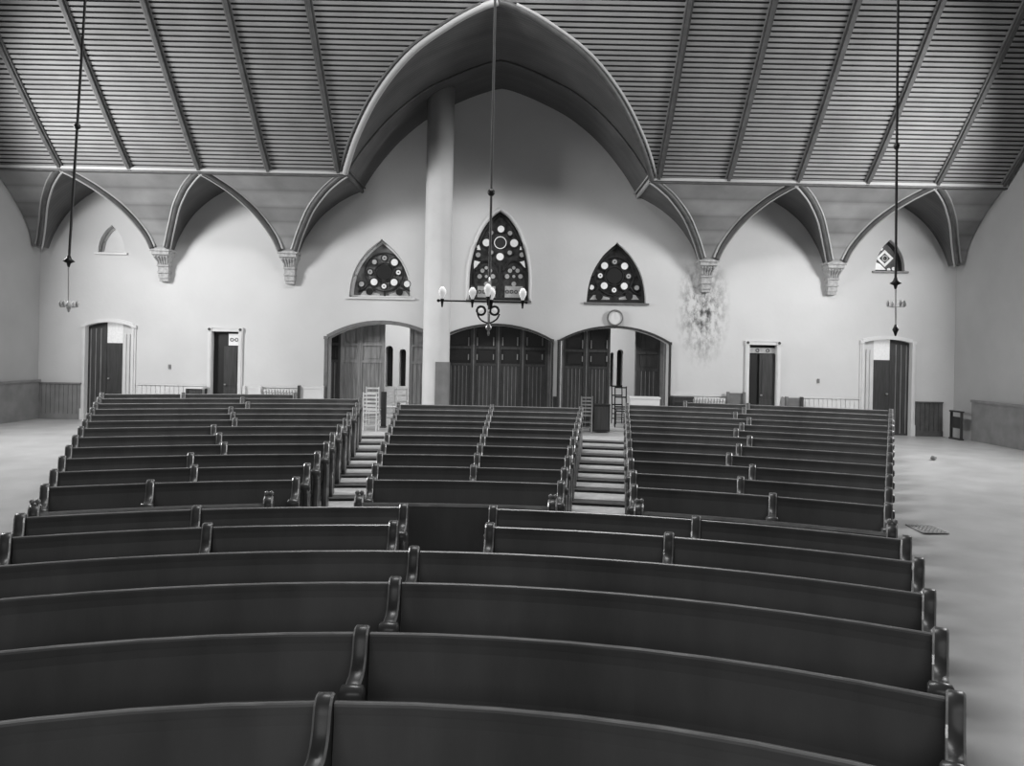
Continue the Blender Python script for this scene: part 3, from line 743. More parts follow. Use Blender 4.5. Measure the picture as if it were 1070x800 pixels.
def end_mesh(prof, t, bev=0.011):
    area = sum(a[0]*b[1] - b[0]*a[1] for a, b in zip(prof, prof[1:] + prof[:1]))
    inn = offset_poly(prof, -bev if area > 0 else bev)
    bm = bmesh.new(); L = []
    for P, x in ((inn, -t/2), (prof, -t/2 + bev), (prof, t/2 - bev), (inn, t/2)):
        L.append([bm.verts.new((x, -u, z)) for u, z in P])
    n = len(prof)
    for j, (A, B) in enumerate(zip(L, L[1:])):
        for i in range(n): bm.faces.new((A[i], A[(i+1) % n], B[(i+1) % n], B[i])).material_index = 0 if j == 1 else 1
    for f in bm.faces: f.smooth = f.material_index == 0
    bm.faces.new(L[0]); bm.faces.new(L[-1][::-1])
    return bm
_o = link('end_panel', end_mesh(END_PROF, T), [M_PEWEND, M_PEWEDGE]); END_ME = _o.data; bpy.data.objects.remove(_o)
bm = bmesh.new()
for x in (-1,):
    n = 16
    pr = [(0.0, -0.066), (0.035, -0.066), (0.052, -0.055), (0.056, 0), (0.052, 0.055), (0.035, 0.066), (0.0, 0.066)]
    rings = [[bm.verts.new((xx, -0.315 + r_*cos(2*PI*k/n), 0.728 + r_*sin(2*PI*k/n))) for k in range(n)] for r_, xx in pr[1:-1]]
    for A, B in zip(rings, rings[1:]):
        for k in range(n): bm.faces.new((A[k], A[(k+1) % n], B[(k+1) % n], B[k]))
    bm.faces.new(rings[0]); bm.faces.new(rings[-1][::-1])
_o = link('arm_scroll', bm, mat('arm_scroll_wood', 0.09, 0.3, 0.6), smooth=True); SCR_ME = _o.data; bpy.data.objects.remove(_o)

def sweep(bm, prof, r, a0, a1, org, mi=0, mis=None):
    n = max(2, int(abs(a1 - a0) * r / 0.35)); rows = []
    for k in range(n+1):
        a = a0 + (a1-a0)*k/n
        rows.append([(XC + (r-u)*sin(a) - org[0], YC + (r-u)*cos(a) - org[1], z) for u, z in prof])
    V = [[bm.verts.new(p) for p in r_] for r_ in rows]; m = len(prof)
    for A, B in zip(V, V[1:]):
        for i in range(m):
            f = bm.faces.new((A[i], A[(i+1) % m], B[(i+1) % m], B[i])); f.material_index = mis[i] if mis else mi
    bm.faces.new(V[0]).material_index = mi; bm.faces.new(V[-1][::-1]).material_index = mi
BACK = [(0.125, 0.36), (0.06, 0.60), (0.018, 0.85), (0.014, 0.925), (-0.018, 0.925), (-0.02, 0.85), (0.02, 0.60), (0.085, 0.36)]
RAIL = [(0.021, 0.90), (0.024, 0.938), (0.018, 0.948), (0.008, 0.953), (0.0, 0.953), (-0.016, 0.950), (-0.026, 0.938), (-0.023, 0.90)]
SEAT = [(0.08, 0.42), (0.30, 0.405), (0.485, 0.425), (0.50, 0.44), (0.485, 0.46), (0.30, 0.44), (0.08, 0.455)]
APR = [(0.40, 0.02), (0.42, 0.02), (0.42, 0.41), (0.40, 0.41)]

def pew(n, a0, a1, endl, endr, label, group):
    r = ROWR[n]; z = rowz(n); A0, A1 = rad(a0), rad(a1); am = (A0 + A1)/2
    org = (XC + r*sin(am), YC + r*cos(am), z)
    root = empty('pew', org); tag(root, label, 'pew', group)
    h = T/2/r
    s0 = A0 + (2*h if endl else 0.0) + 0.0005; s1 = A1 - (2*h if endr else 0) - 0.0005
    for nm, pf, m in (('backrest', BACK, M_PEW), ('top_rail', RAIL, M_PEW), ('seat', SEAT, M_PEW), ('seat_apron', APR, M_PEW)):
        bm = bmesh.new(); sweep(bm, pf, r, s0, s1, org, mis=[0, 0, 1, 1, 0, 0, 0, 0] if nm == 'top_rail' else None)
        link(nm, bm, [m, M_PEWEDGE], root, smooth=False)
    for flag, a in ((endl, A0 + h), (endr, A1 - h)):
        if not flag: continue
        e = bpy.data.objects.new('end_panel', END_ME); C.objects.link(e); e.parent = root
        e.location = (XC + r*sin(a) - org[0], YC + r*cos(a) - org[1], 0); e.rotation_euler = (0, 0, -a)
        sc = bpy.data.objects.new('arm_scroll', SCR_ME); C.objects.link(sc); sc.parent = e
    return root

def aisle_edge(tab, n): return interp(tab, n)
LA_L = [(1, -10.2), (2, -9.9), (3, -9.6), (4, -9.3), (5, -9.2), (6, -9.0), (7, -8.8), (8, -8.7), (9, -8.5), (10, -8.45), (11, -8.4)]
RA_R = [(1, 11.2), (2, 11.0), (3, 10.7), (4, 10.5), (5, 10.35), (6, 10.2), (8, 10.0), (10, 9.8), (12, 9.7)]
LJ = {1: -19.3, 2: -17.2, 3: -17.8, 4: -16.1, 5: -16.7, 6: -17.3, 7: -16.2, 8: -16.5, 9: -16.8, 10: -15.9, 11: -16.4, 12: -20.2}
RJ = {1: 20.1, 2: 18.1, 3: 18.7, 4: 17.2, 5: 17.7, 6: 18.3, 7: 17.4, 8: 17.7, 9: 18.1, 10: 17.2, 11: 17.7, 12: 17.9}
G = 0.012
for n in range(1, 13):
    o_ = ORD[n-1]; where = '%s row behind the screen' % o_ if n < 12 else 'last row before the wall'
    la = aisle_edge(LA_L, n) if n < 12 else -12.9
    pew(n, -24.9, LJ[n], True, False, 'dark curved pew at the far left end, %s' % where, 'pews of the rear left block')
    pew(n, LJ[n] + G, la, True, True, 'dark curved pew on the left side of the left aisle, %s' % where, 'pews of the rear left block')
    if n <= 10:
        if n == 1:
            pew(n, -5.95, 6.95, True, True, 'long undivided dark pew between the aisles, first row behind the screen', 'pews of the rear middle block')
        else:
            pew(n, -5.95, 0.5, True, False, 'dark pew of the middle block, left half, %s' % where, 'pews of the rear middle block')
            pew(n, 0.5 + G, 6.95, True, True, 'dark pew of the middle block, right half, %s' % where, 'pews of the rear middle block')
    ra = aisle_edge(RA_R, n) if n < 12 else 13.6
    pew(n, ra, RJ[n], True, True, 'dark curved pew on the right side of the right aisle, %s' % where, 'pews of the rear right block')
    pew(n, RJ[n] + G, 26.45, False, True, 'dark curved pew at the far right end, %s' % where, 'pews of the rear right block')
FR = {0: [(-24.9, -15.6, 'far left'), (-15.6, -2.45, 'left of the middle'), (2.7, 15.9, 'right of the middle'), (15.9, 27.4, 'far right')],
      -1: [(-24.9, -14.4, 'far left'), (-14.4, -2.6, 'left of the middle'), (2.85, 14.5, 'right of the middle'), (14.5, 28.0, 'far right')],
      -2: [(-25.5, -0.65, 'left half'), (-0.65, 28.5, 'right half')], -3: [(-26, -1.0, 'left half'), (-1.0, 29.0, 'right half')],
      -4: [(-27, -1.7, 'left half'), (-1.7, 29.6, 'right half')], -5: [(-28, -2.1, 'left half'), (-2.1, 30.2, 'right half')]}
for n, segs in FR.items():
    w = ['row just in front of the screen', 'second row in front of the screen', 'third row in front of the screen', 'fourth row in front of the screen',
         'second pew row from the camera', 'nearest pew row at the bottom of the picture'][-n]
    for k, (a, b_, side) in enumerate(segs):
        last = k == len(segs)-1 or (len(segs) == 4 and k == 1)
        first = k != 2 and k != 1 or (len(segs) == 4 and k == 2)
        if len(segs) == 4: el, er = (True, True, True, False)[k], (False, True, True, True)[k]
        else: el, er = (True, False)[k], (True, True)[k]
        pew(n, a + (G*2 if k else 0), b_, el, er, 'long dark pew, %s, %s' % (side, w), 'pews in front of the low screen')

# ------------------------------------------------------------------ low screens (panelled fronts) before the rear blocks
RS = 9.85; ZSC = rowz(1) - 0.0
SP = [(0.0, 0.0), (0.035, 0.0), (0.035, 0.79), (0.0, 0.79)]
SCAP = [(-0.02, 0.79), (0.055, 0.79), (0.065, 0.81), (0.055, 0.832), (0.018, 0.84), (-0.02, 0.832), (-0.03, 0.81)]
SB = [(-0.01, 0.0), (0.05, 0.0), (0.05, 0.14), (-0.01, 0.14)]
SEP = [(-0.09, 0), (-0.09, 0.10), (-0.05, 0.2), (-0.05, 0.72), (-0.085, 0.80), (-0.08, 0.86), (-0.045, 0.90), (0.02, 0.925), (0.085, 0.90), (0.12, 0.86), (0.125, 0.80), (0.09, 0.72), (0.09, 0.2), (0.13, 0.10), (0.13, 0)]
_o = link('screen_end', end_mesh(SEP[::-1], 0.10, 0.015), [M_PEWEND, M_PEWEDGE]); SEND = _o.data; bpy.data.objects.remove(_o)
bm = bmesh.new()
for xx in (-0.024, 0.026):
    lathe(bm, [(0.012, 0.90)] + [(0.026*cos(t), 0.945 + 0.026*sin(t)) for t in (-1.0, -0.5, 0, 0.5, 1.0)] + [(0.004, 0.972)], xx, 0.0, 0.0, 12)
_o = link('knob', bm, M_PEWEDGE, smooth=True); KNOB = _o.data; bpy.data.objects.remove(_o)
for a0, a1, lab in ((-24.9, -11.35, 'low dark panelled screen with knobbed ends before the rear left pews'),
                    (-6.3, 6.75, 'low dark panelled screen with knobbed ends before the rear middle pews'),
                    (11.65, 26.7, 'low dark panelled screen with knobbed ends before the rear right pews')):
    A0, A1 = rad(a0), rad(a1); am = (A0+A1)/2; org = (XC + RS*sin(am), YC + RS*cos(am), ZSC)
    root = empty('low_screen', org); tag(root, lab, 'screen', 'low screens across the church')
    h = 0.05/RS
    for nm, pf, m in (('panel', SP, M_PEW), ('cap_rail', SCAP, M_PEWEND), ('plinth', SB, M_PEW)):
        bm = bmesh.new(); sweep(bm, pf, RS, A0 + 2*h, A1 - 2*h, org, mis=[0, 0, 1, 0, 0, 0, 0] if nm == 'cap_rail' else None); link(nm, bm, [m, M_PEWEDGE], root)
    for a in (A0 + h, A1 - h):
        e = bpy.data.objects.new('end_post', SEND); C.objects.link(e); e.parent = root
        e.location = (XC + RS*sin(a) - org[0], YC + RS*cos(a) - org[1], 0); e.rotation_euler = (0, 0, -a)
        k = bpy.data.objects.new('knob', KNOB); C.objects.link(k); k.parent = e

# ------------------------------------------------------------------ hanging gas lights
def sphere(bm, c, r, n=12):
    lathe(bm, [(r*cos(t), r*sin(t)) for t in [-1.5 + 3.0*k/8 for k in range(9)]], c[0], c[1], c[2], n)
YL = 12.0
def P3(x, y, Y=YL): X, Z = px(x, y, Y); return Vector((X, Y, Z))
cxr = P3(511, 350).x
base = P3(511, 350)
root = empty('hanging_lamp', (cxr, YL, base.z)); tag(root, 'hanging gas lamp on a long rod before the middle window, crossbar with white globes', 'lamp', 'gas lamps hung from the ceiling')
def Lc(x, y): p = P3(x, y); return (p.x - cxr, 0, p.z - base.z)
ztop = 12.0
bm = bmesh.new(); tube(bm, [(0, 0, Lc(511, 340)[2]), (0, 0, ztop - base.z)], 0.02, 8); link('rod', bm, M_ROD, root)
bm = bmesh.new(); sphere(bm, (0, 0, Lc(511, 201)[2]), 0.06); link('rod_knob', bm, M_IRON, root, smooth=True)
bm = bmesh.new(); zc = Lc(511, 315)[2]
tube(bm, [(Lc(465, 0)[0], 0, zc), (Lc(557, 0)[0], 0, zc)], 0.013, 8)
for x in (465, 557): sphere(bm, (Lc(x, 0)[0], 0, zc), 0.025, 8)
link('crossbar', bm, M_IRON, root)
bm = bmesh.new(); tube(bm, [(0, -0.66, zc), (0, 0.66, zc)], 0.013, 8); link('crossbar', bm, M_IRON, root)
for (x, y, k) in ((469, 315, 0), (553, 315, 0), (0, -0.62, 1), (0, 0.62, 1), (500.5, 315, 0), (520.5, 315, 0)):
    X_ = Lc(x, 0)[0] if k == 0 else 0.0; Y_ = 0.0 if k == 0 else y
    bm = bmesh.new(); lathe(bm, [(0.02, 0), (0.035, 0.04), (0.058, 0.09), (0.06, 0.13), (0.038, 0.17), (0.022, 0.19)], X_, Y_, zc + 0.03, 14); g = link('glass_shade', bm, M_GLOBE, root, smooth=True)
    bm = bmesh.new(); lathe(bm, [(0.012, -0.10), (0.02, -0.03), (0.03, 0.03)], X_, Y_, zc, 8); link('burner', bm, M_IRON, g)
for sg in (-1, 1):
    cx_, _, cz_ = Lc(510.3 + sg*7.0, 324.5)
    bm = bmesh.new(); tube(bm, [(cx_ + 0.066*cos(2*PI*k/20), 0, cz_ + 0.066*sin(2*PI*k/20)) for k in range(20)], 0.018, 8, closed=True); o = link('scroll_ring', bm, M_IRON, root, smooth=True)
    bm = bmesh.new(); sphere(bm, (cx_, 0, cz_), 0.04); link('ring_boss', bm, M_GLOBE, o, smooth=True)
bm = bmesh.new()
p = catmull([Lc(499.5, 328), Lc(503, 334), Lc(511, 337.5), Lc(519, 334), Lc(522.5, 328)], 5); tube(bm, p, 0.014, 6); link('lower_bow', bm, M_IRON, root)
bm = bmesh.new(); lathe(bm, [(0.01, -0.01), (0.018, 0.03), (0.012, 0.07), (0.045, 0.10), (0.05, 0.13), (0.02, 0.17), (0.02, 0.4)], 0, 0, 0, 10); link('finial', bm, M_PALEMETAL, root, smooth=True)
bm = bmesh.new(); lathe(bm, [(0.02, 0), (0.05, 0.05), (0.06, 0.1), (0.03, 0.2), (0.02, 0.35)], 0, 0, Lc(511, 313)[2], 12); link('stem_casting', bm, M_PALEMETAL, root, smooth=True)

def side_lamp(xt, xb, yk, yf, yend, Y, label, side):
    top = Vector((px(xt, 75, Y)[0], Y, 0)); b0 = Vector((px(xb, yend, Y)[0], Y, px(xb, yend, Y)[1]))
    root = empty('hanging_lamp', b0); tag(root, label, 'lamp', 'gas lamps hung from the ceiling')
    def l(x, y): a, c = px(x, y, Y); return (a - b0.x, 0, c - b0.z)
    def xx(y): return xb + (xt - xb)*(yf - y)/(yf - 75.0)
    bm = bmesh.new(); p0 = l(xx(yf), yf); p1 = l(xt, 75); ex = 12.0 - b0.z
    t = (ex - p0[2])/(p1[2] - p0[2]); tube(bm, [p0, (p0[0] + (p1[0]-p0[0])*t, 0, ex)], 0.02, 8); link('rod', bm, M_IRON, root)
    bm = bmesh.new(); a = l(xx(yk), yk); sphere(bm, a, 0.05); link('rod_knob', bm, M_IRON, root, smooth=True)
    bm = bmesh.new(); lathe(bm, [(0.02, 0.16), (0.04, 0.10), (0.09, 0.06), (0.03, 0.03), (0.015, -0.03)][::-1], p0[0], 0, p0[2] - 0.03, 12); link('rod_finial', bm, M_IRON, root, smooth=True)
    bm = bmesh.new(); tube(bm, [(0, 0, 0.05), (p0[0], 0, p0[2])], 0.013, 8); link('pale_stem', bm, M_WHITE, root)
    bm = bmesh.new(); lathe(bm, [(0.01, -0.06), (0.03, 0), (0.05, 0.04), (0.03, 0.08), (0.016, 0.12)], 0, 0, 0, 10); link('boss', bm, M_IRON if side > 0 else M_WHITE, root, smooth=True)
    zc = 0.40 if side > 0 else 0.02
    bm = bmesh.new()
    for q in (0, PI/2): tube(bm, [(-0.14*cos(q), -0.14*sin(q), zc), (0.14*cos(q), 0.14*sin(q), zc)], 0.007, 6)
    link('crossbar', bm, M_WHITE, root)
    for q in range(4):
        bm = bmesh.new(); lathe(bm, [(0.01, 0), (0.022, 0.02), (0.028, 0.05), (0.024, 0.08), (0.01, 0.10)], 0.13*cos(q*PI/2), 0.13*sin(q*PI/2), zc, 12); link('burner', bm, M_WHITE, root, smooth=True)
side_lamp(85, 72.5, 132, 275, 322, 12.0, 'gas lamp on a long rod at the far left, beside the small pale window', -1)
side_lamp(938.3, 936.3, 153, 298, 347, 12.0, 'gas lamp hanging on a long rod at the far right, crossing the small right window', 1)

# ------------------------------------------------------------------ clock and little fittings on the wall
X, Z = px(643, 332); root = empty('wall_clock', (X, YW, Z)); tag(root, 'round white-faced clock on the wall over the right folding door', 'clock')
bm = bmesh.new(); ring(bm, 0, 0, 7.0*s, 8.4*s, -0.09, -0.005, 32); link('clock_case', bm, M_FRAME, root)
bm = bmesh.new(); disc(bm, 0, 0, 7.0*s, -0.06, -0.005, 32); f = link('clock_face', bm, M_PAPER, root)
bm = bmesh.new(); box(bm, -0.006, 0.006, -0.068, -0.06, -0.02, 0.13); box(bm, -0.02, 0.085, -0.068, -0.06, -0.006, 0.006)
for k in range(12):
    a = k*PI/6; disc(bm, 0.155*cos(a), 0.155*sin(a), 0.006, -0.064, -0.06, 6)
link('clock_hands', bm, M_CHAIR, f)
bm = bmesh.new(); disc(bm, 0, -9.4*s, 1.6*s, -0.07, -0.004, 12); link('pendulum_box', bm, M_DOOR, root)
for (x, y, lab) in ((178, 382.5, 'small dark switch plate on the wall right of the far left door'), (855.5, 397.5, 'small dark switch plate on the wall left of the far right door')):
    X, Z = px(x, y); bm = bmesh.new(); box(bm, -0.03, 0.03, -0.03, -0.002, -0.07, 0.05); box(bm, -0.012, 0.012, -0.05, -0.03, -0.02, 0.02)
    tag(link('switch_plate', bm, M_DADO, loc=(X, YW, Z)), lab, 'switch')

# ------------------------------------------------------------------ furniture along the back wall
def legs4(bm, w, d, h, t=0.04):
    for sx in (-1, 1):
        for sy in (0, 1):
            x = sx*(w/2 - t/2); y = -d + t/2 if sy == 0 else -t/2
            box(bm, x - t/2, x + t/2, y - t/2, y + t/2, 0, h)
def wall_bench(x0, x1, m, lab, dark_end=None, h=0.95):
    X0, X1 = XB(x0), XB(x1); w = X1 - X0
    root = empty('wall_bench', ((X0+X1)/2, YW - 0.08, FL)); tag(root, lab, 'bench', 'benches against the back wall')
    bm = bmesh.new(); box(bm, -w/2 + 0.04, w/2 - 0.04, -0.05, -0.01, 0.45, h - 0.06); box(bm, -w/2 + 0.04, w/2 - 0.04, -0.06, -0.0, h - 0.06, h); link('backrest', bm, m, root)
    bm = bmesh.new(); box(bm, -w/2 + 0.04, w/2 - 0.04, -0.42, -0.05, 0.41, 0.45); link('seat', bm, m, root)
    for sg in (-1, 1):
        bm = bmesh.new(); a, b_ = sorted((sg*w/2, sg*(w/2 - 0.06))); box(bm, a, b_, -0.42, 0.0, 0, 0.6); box(bm, a, b_, -0.12, 0.0, 0.6, h + 0.03)
        link('bench_end', bm, M_DOOR if dark_end in (sg, 2) else m, root)
wall_bench(314, 341, M_WHITE, 'low pale bench left of the left folding door', -1, 1.02)
wall_bench(257, 276, M_WHITE, 'short white bench just right of the narrow left door', None, 0.98)
wall_bench(759, 778, M_FRAME, 'short grey bench just left of the narrow right door', None, 1.08)
wall_bench(820, 838, M_FRAME, 'short bench with a dark end just right of the narrow right door', 1, 0.98)
# stool
X = XB(211); root = empty('side_table', (X, YW - 0.1, FL)); tag(root, 'small table with dark legs left of the narrow left door', 'table')
bm = bmesh.new(); box(bm, -0.24, 0.24, -0.4, 0, 0.92, 0.96); link('table_top', bm, M_WHITE, root)
for sx in (-1, 1):
    for y in (-0.38, -0.05):
        bm = bmesh.new(); box(bm, sx*0.19 - 0.025, sx*0.19 + 0.025, y, y + 0.04, 0, 0.92); link('leg', bm, M_DOOR, root)
bm = bmesh.new(); box(bm, -0.16, 0.16, -0.36, -0.33, 0.78, 0.92); link('apron', bm, M_DOOR, root)
# chest beside the right folding door
X0, X1 = XB(700.5), XB(721); root = empty('low_chest', ((X0+X1)/2, YW - 0.06, FL)); tag(root, 'low dark chest right of the folding door under the clock', 'chest')
w = X1 - X0; bm = bmesh.new(); box(bm, -w/2, w/2, -0.4, 0, 0.05, 0.92); link('body', bm, M_DOOR, root)
bm = bmesh.new(); box(bm, -w/2 - 0.02, w/2 + 0.02, -0.42, 0, 0.92, 0.97); link('lid', bm, M_DOOR, root)
bm = bmesh.new(); box(bm, -w/2 + 0.05, w/2 - 0.05, -0.412, -0.4, 0.15, 0.82); link('front_panel', bm, M_BOX, root)
# radiator
def radiator(x0, x1, lab):
    X0, X1 = XB(x0), XB(x1); w = X1 - X0; root = empty('radiator', ((X0+X1)/2, YW - 0.08, FL)); tag(root, lab, 'radiator', 'radiators at the back wall')
    n = int(w/0.075); bm = bmesh.new()
    for k in range(n):
        x = -w/2 + w*(k+0.5)/n; tube(bm, [(x, -0.1, 0.08), (x, -0.1, 0.93)], 0.024, 8)
        box(bm, x - 0.02, x + 0.02, -0.16, -0.04, 0.86, 0.93)
    link('columns', bm, M_WHITE, root)
    bm = bmesh.new(); tube(bm, [(-w/2, -0.1, 0.12), (w/2, -0.1, 0.12)], 0.03, 8); tube(bm, [(-w/2, -0.1, 0.9), (w/2, -0.1, 0.9)], 0.02, 8); link('pipe', bm, M_WHITE, root)
    for sx in (-1, 1):
        bm = bmesh.new(); box(bm, sx*w*0.45 - 0.03, sx*w*0.45 + 0.03, -0.15, -0.05, 0, 0.1); link('foot', bm, M_WHITE, root)
radiator(724, 757, 'white column radiator between the dark chest and the grey bench')
radiator(279, 312, 'white column radiator left of the low pale bench')

# ------------------------------------------------------------------ chairs and things at the heads of the aisles
def ladder_chair(name, x, y, z, rz, lab, m, group, h=0.92, w=0.36, slats=4):
    root = empty(name, (x, y, z)); root.rotation_euler = (0, 0, rz); tag(root, lab, 'chair', group)
    for sx in (-1, 1):
        bm = bmesh.new(); tube(bm, [(sx*w/2, 0.02, 0), (sx*w/2, 0.0, 0.45), (sx*w/2, 0.06, h)], 0.017, 8); link('leg', bm, m, root)
        bm = bmesh.new(); tube(bm, [(sx*w/2, -0.36, 0), (sx*w/2, -0.36, 0.44)], 0.017, 8); link('leg', bm, m, root)
    bm = bmesh.new(); box(bm, -w/2 - 0.01, w/2 + 0.01, -0.385, 0.0, 0.44, 0.465); link('seat', bm, m, root)
    for k in range(slats):
        bm = bmesh.new(); zz = 0.56 + (h - 0.6)*k/(slats - 1); yy = 0.06*(zz - 0.45)/(h - 0.45); box(bm, -w/2, w/2, yy - 0.008, yy + 0.008, zz - 0.018, zz + 0.022)
        link('back_slat', bm, m, root)
    bm = bmesh.new()
    for zz in (0.14, 0.28):
        tube(bm, [(-w/2, -0.36, zz), (w/2, -0.36, zz)], 0.009, 6); tube(bm, [(-w/2, 0.01, zz), (w/2, 0.01, zz)], 0.009, 6)
        for sx in (-1, 1): tube(bm, [(sx*w/2, -0.36, zz + 0.03), (sx*w/2, 0.01, zz + 0.03)], 0.009, 6)
    link('rungs', bm, m, root)
    return root
ladder_chair('ladder_back_chair', px(389.5, 430, 19.6)[0], 19.3, FL, PI, 'pale ladder-back chair at the head of the left aisle', M_CHAIR, 'chairs at the heads of the aisles', 0.98, 0.33, 5)
ladder_chair('ladder_back_chair', px(390.5, 430, 20.3)[0], 20.25, FL, PI, 'pale ladder-back chair standing behind the one in the left aisle', M_CHAIR, 'chairs at the heads of the aisles', 1.08, 0.33, 5)
bm = bmesh.new(); X = px(401.3, 430, 20.3)[0]; root = empty('sign_board', (X, 20.35, FL)); tag(root, 'narrow dark upright board beside the ladder-back chairs', 'board')
box(bm, -0.07, 0.07, -0.03, 0.0, 0.0, 0.95); link('board', bm, M_DOOR, root); bm = bmesh.new(); box(bm, -0.075, 0.075, -0.12, 0.09, 0, 0.03); link('base', bm, M_DOOR, root)
ladder_chair('ladder_back_chair', px(613, 430, 20.0)[0], 19.9, FL, PI, 'dark ladder-back chair at the head of the right aisle', M_DOORM, 'chairs at the heads of the aisles', 0.96, 0.28, 5)
# dark cabinet
X0, X1 = px(619.5, 430, 20.3)[0], px(636.8, 430, 20.3)[0]; w = X1 - X0
root = empty('dark_cabinet', ((X0+X1)/2, 20.35, FL)); tag(root, 'small black cabinet at the head of the right aisle', 'cabinet')
bm = bmesh.new(); box(bm, -w/2, w/2, -0.3, 0.0, 0.03, 0.72); link('body', bm, M_BOX, root)
bm = bmesh.new(); box(bm, -w/2 - 0.01, w/2 + 0.01, -0.31, 0.01, 0.72, 0.745); link('top', bm, M_BOX, root)
bm = bmesh.new(); box(bm, -w/2 + 0.03, w/2 - 0.03, -0.312, -0.3, 0.08, 0.68); link('door', bm, M_DOOR, root)
# chairs seen through the doors
hc = ((408, 21.9, 0.0), (419.5, 22.5, 3.1), (407, 23.4, 0.0), (421, 24.2, 0.0))
hl = ['pale chair just inside the left folding door, nearest the dark board', 'pale chair at the right of the left doorway with its back to the church',
      'pale chair behind the nearest one in the left doorway', 'pale chair farthest back at the right of the left doorway']
for (x, y, rz), lab in zip(hc, hl):
    ladder_chair('hall_chair', px(x, 420, y)[0], y, FL, rz, lab, M_CHAIR if x != 425 else M_DOORM, 'chairs in the hall behind the doors', 0.95, 0.36, 3)
for (x, y, rz), lab in zip(((645.5, 23.0, 0.2), (649, 22.0, -0.1)), ('dark chair inside the right doorway, further back', 'dark chair inside the right doorway, nearer the church')):
    ladder_chair('hall_chair', px(x, 420, y)[0], y, FL, rz, lab, M_BOX, 'chairs in the hall behind the doors', 1.15, 0.32, 3)
X = px(673, 420, 20.4)[0]; root = empty('white_bench', (X, 20.5, FL)); tag(root, 'low white bench before the open leaf under the clock', 'bench')
bm = bmesh.new(); box(bm, -0.40, 0.42, -0.3, 0.1, 0.90, 0.95); link('seat', bm, M_PAPER, root)
bm = bmesh.new(); box(bm, -0.38, 0.40, -0.28, -0.26, 0.6, 0.90); link('front_board', bm, M_PAPER, root)
for sx in (-0.35, 0.37):
    bm = bmesh.new(); box(bm, sx - 0.03, sx + 0.03, -0.27, 0.08, 0, 0.90); link('leg', bm, M_PAPER, root)
# little white books and papers on the last pews
def Yrow(n, x):
    r_ = ROWR[n]; a = (x - 535)/F; A = a*a + 1; B = -2*(a*XC + YC); Cc = XC*XC + YC*YC - r_*r_
    return (-B + math.sqrt(B*B - 4*A*Cc))/(2*A)
# papers and debris on the side aisle floor
def floor_at(x, y):
    Y = 12.0
    for _ in range(30):
        X, _z = px(x, y, Y); z = floor_z(math.hypot(X - XC, Y - YC)); v = (y - 400) - ROLL*(x - 535) + HZ; Y = (EYE - z)*F/v
    X, _z = px(x, y, Y); return X, Y, floor_z(math.hypot(X - XC, Y - YC))
X, Y, Z = floor_at(969, 553)
root = empty('floor_grille', (X, Y, Z)); tag(root, 'dark perforated grille set in the floor of the right side aisle', 'grille')
bm = bmesh.new()
random.seed(3)
nx, ny = 6, 6
for i in range(nx+1): box(bm, -0.17 + 0.34*i/nx - 0.006, -0.17 + 0.34*i/nx + 0.006, -0.25, 0.25, 0.004, 0.018)
for j in range(ny+1): box(bm, -0.17, 0.17, -0.25 + 0.5*j/ny - 0.008, -0.25 + 0.5*j/ny + 0.008, 0.004, 0.018)
link('bars', bm, M_STEP, root)
bm = bmesh.new(); box(bm, -0.17, 0.17, -0.25, 0.25, 0.001, 0.006); link('opening', bm, M_DOORP, root)
X, Y, Z = floor_at(976, 480.5)
bm = bmesh.new(); bmesh.ops.create_icosphere(bm, subdivisions=2, radius=0.06)
for v in bm.verts: v.co *= random.uniform(0.7, 1.15); v.co.z = max(-0.04, v.co.z*0.8)
tag(link('crumpled_rag', bm, M_DADO, loc=(X, Y, Z + 0.045)), 'small grey crumpled rag on the right side aisle floor', 'rag')
# open door leaf edge by the right corner
X, Z = px(995, 460); root = empty('umbrella_rack', (SR - 0.32, 20.2, FL - 0.003)); tag(root, 'tall narrow dark rack in the far right corner by the wall', 'rack')
bm = bmesh.new(); box(bm, -0.03, 0.03, -0.25, -0.21, 0, 0.75); box(bm, -0.03, 0.03, 0.21, 0.25, 0, 0.75); box(bm, -0.05, 0.05, -0.26, 0.26, 0.0, 0.04); link('frame', bm, M_DOOR, root)
bm = bmesh.new(); box(bm, -0.05, 0.05, -0.26, 0.26, 0.72, 0.76); box(bm, -0.02, 0.02, -0.21, 0.21, 0.3, 0.6); link('rail', bm, M_DOOR, root)

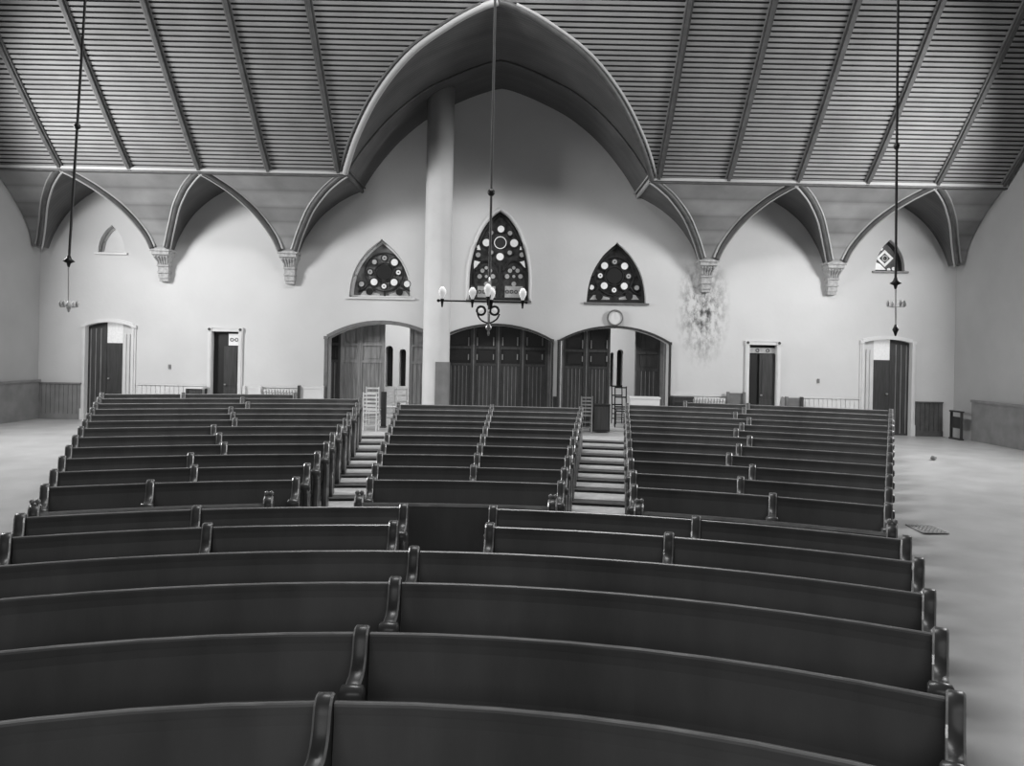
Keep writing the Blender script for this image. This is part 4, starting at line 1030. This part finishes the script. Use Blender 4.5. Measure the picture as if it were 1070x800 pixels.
# ------------------------------------------------------------------ side daylight, hall light and added fill lamps
def area(name, loc, size, size_y, rot, power, spread=180):
    l = bpy.data.lights.new(name, 'AREA'); l.shape = 'RECTANGLE'; l.size = size; l.size_y = size_y; l.energy = power
    l.spread = rad(spread)
    o = bpy.data.objects.new(name, l); C.objects.link(o); o.location = loc; o.rotation_euler = rot
    return o
def aim(o, target):
    d = Vector(target) - o.location; o.rotation_euler = d.to_track_quat('-Z', 'Y').to_euler()
o = area('daylight_left', (SL + 0.15, 15.0, 5.8), 2.0, 2.6, (0, 0, 0), 1060, 150); aim(o, (1.5, 18.6, 1.2))
o = area('daylight_right', (SR - 0.15, 15.0, 5.8), 2.0, 2.6, (0, 0, 0), 870, 150); aim(o, (-1.5, 18.6, 1.2))
o = area('front_fill', (0, -1.8, 4.0), 9, 3.0, (0, 0, 0), 120); aim(o, (0, 15, 1))  # added fill lamp behind the camera, no window there
o = area('overhead_fill', (AX, 11.9, 11.85), 6.5, 1.2, (0, 0, 0), 760); aim(o, (AX, 13.0, 1.0))  # added fill lamp overhead, not an opening in the roof
area('hall_light', (-0.8, 23.2, 4.4), 9, 2.5, (0, 0, 0), 260)
for i, X in ((8, SL + 0.03), (9, SR - 0.03)):
    r = structure(empty('window_%d' % i, (X, 15.0, 4.1)), 'tall pointed window in the %s side wall' % ('left' if X < 0 else 'right'))
    pts = [(1.2, 0), (1.2, 1.9), (1.1, 2.4), (0.8, 2.9), (0.4, 3.25), (0, 3.45), (-0.4, 3.25), (-0.8, 2.9), (-1.1, 2.4), (-1.2, 1.9), (-1.2, 0)]
    bm = bmesh.new(); V = [bm.verts.new((0, a, b)) for a, b in pts]; bm.faces.new(V); link('glass', bm, M_GLASSL, r, recalc=False)
    bm = bmesh.new(); tube(bm, [(0, a, b) for a, b in pts], 0.06, 6, closed=True); tube(bm, [(0, 0, 0), (0, 0, 3.45)], 0.03, 6); link('window_frame', bm, M_FRAME, r)

w = bpy.data.worlds.new('world'); bpy.context.scene.world = w; w.use_nodes = True
w.node_tree.nodes['Background'].inputs[0].default_value = (0.5, 0.5, 0.5, 1); w.node_tree.nodes['Background'].inputs[1].default_value = 0.2

# ------------------------------------------------------------------ camera
cam = bpy.data.cameras.new('camera'); co = bpy.data.objects.new('camera', cam); C.objects.link(co)
cam.sensor_fit = 'HORIZONTAL'; cam.sensor_width = 36; cam.lens = F/1070*36
cam.shift_x = 0; cam.shift_y = -HZ/1070
cam.clip_start = 0.1; cam.clip_end = 200
co.matrix_world = Matrix.Translation((0, 0, EYE)) @ Matrix.Rotation(rad(90), 4, 'X') @ Matrix.Rotation(ROLL, 4, 'Z')
sc = bpy.context.scene; sc.camera = co
sc.view_settings.view_transform = 'Standard'; sc.view_settings.look = 'None'; sc.view_settings.gamma = 1; sc.view_settings.exposure = 0
sc.view_settings.use_curve_mapping = False
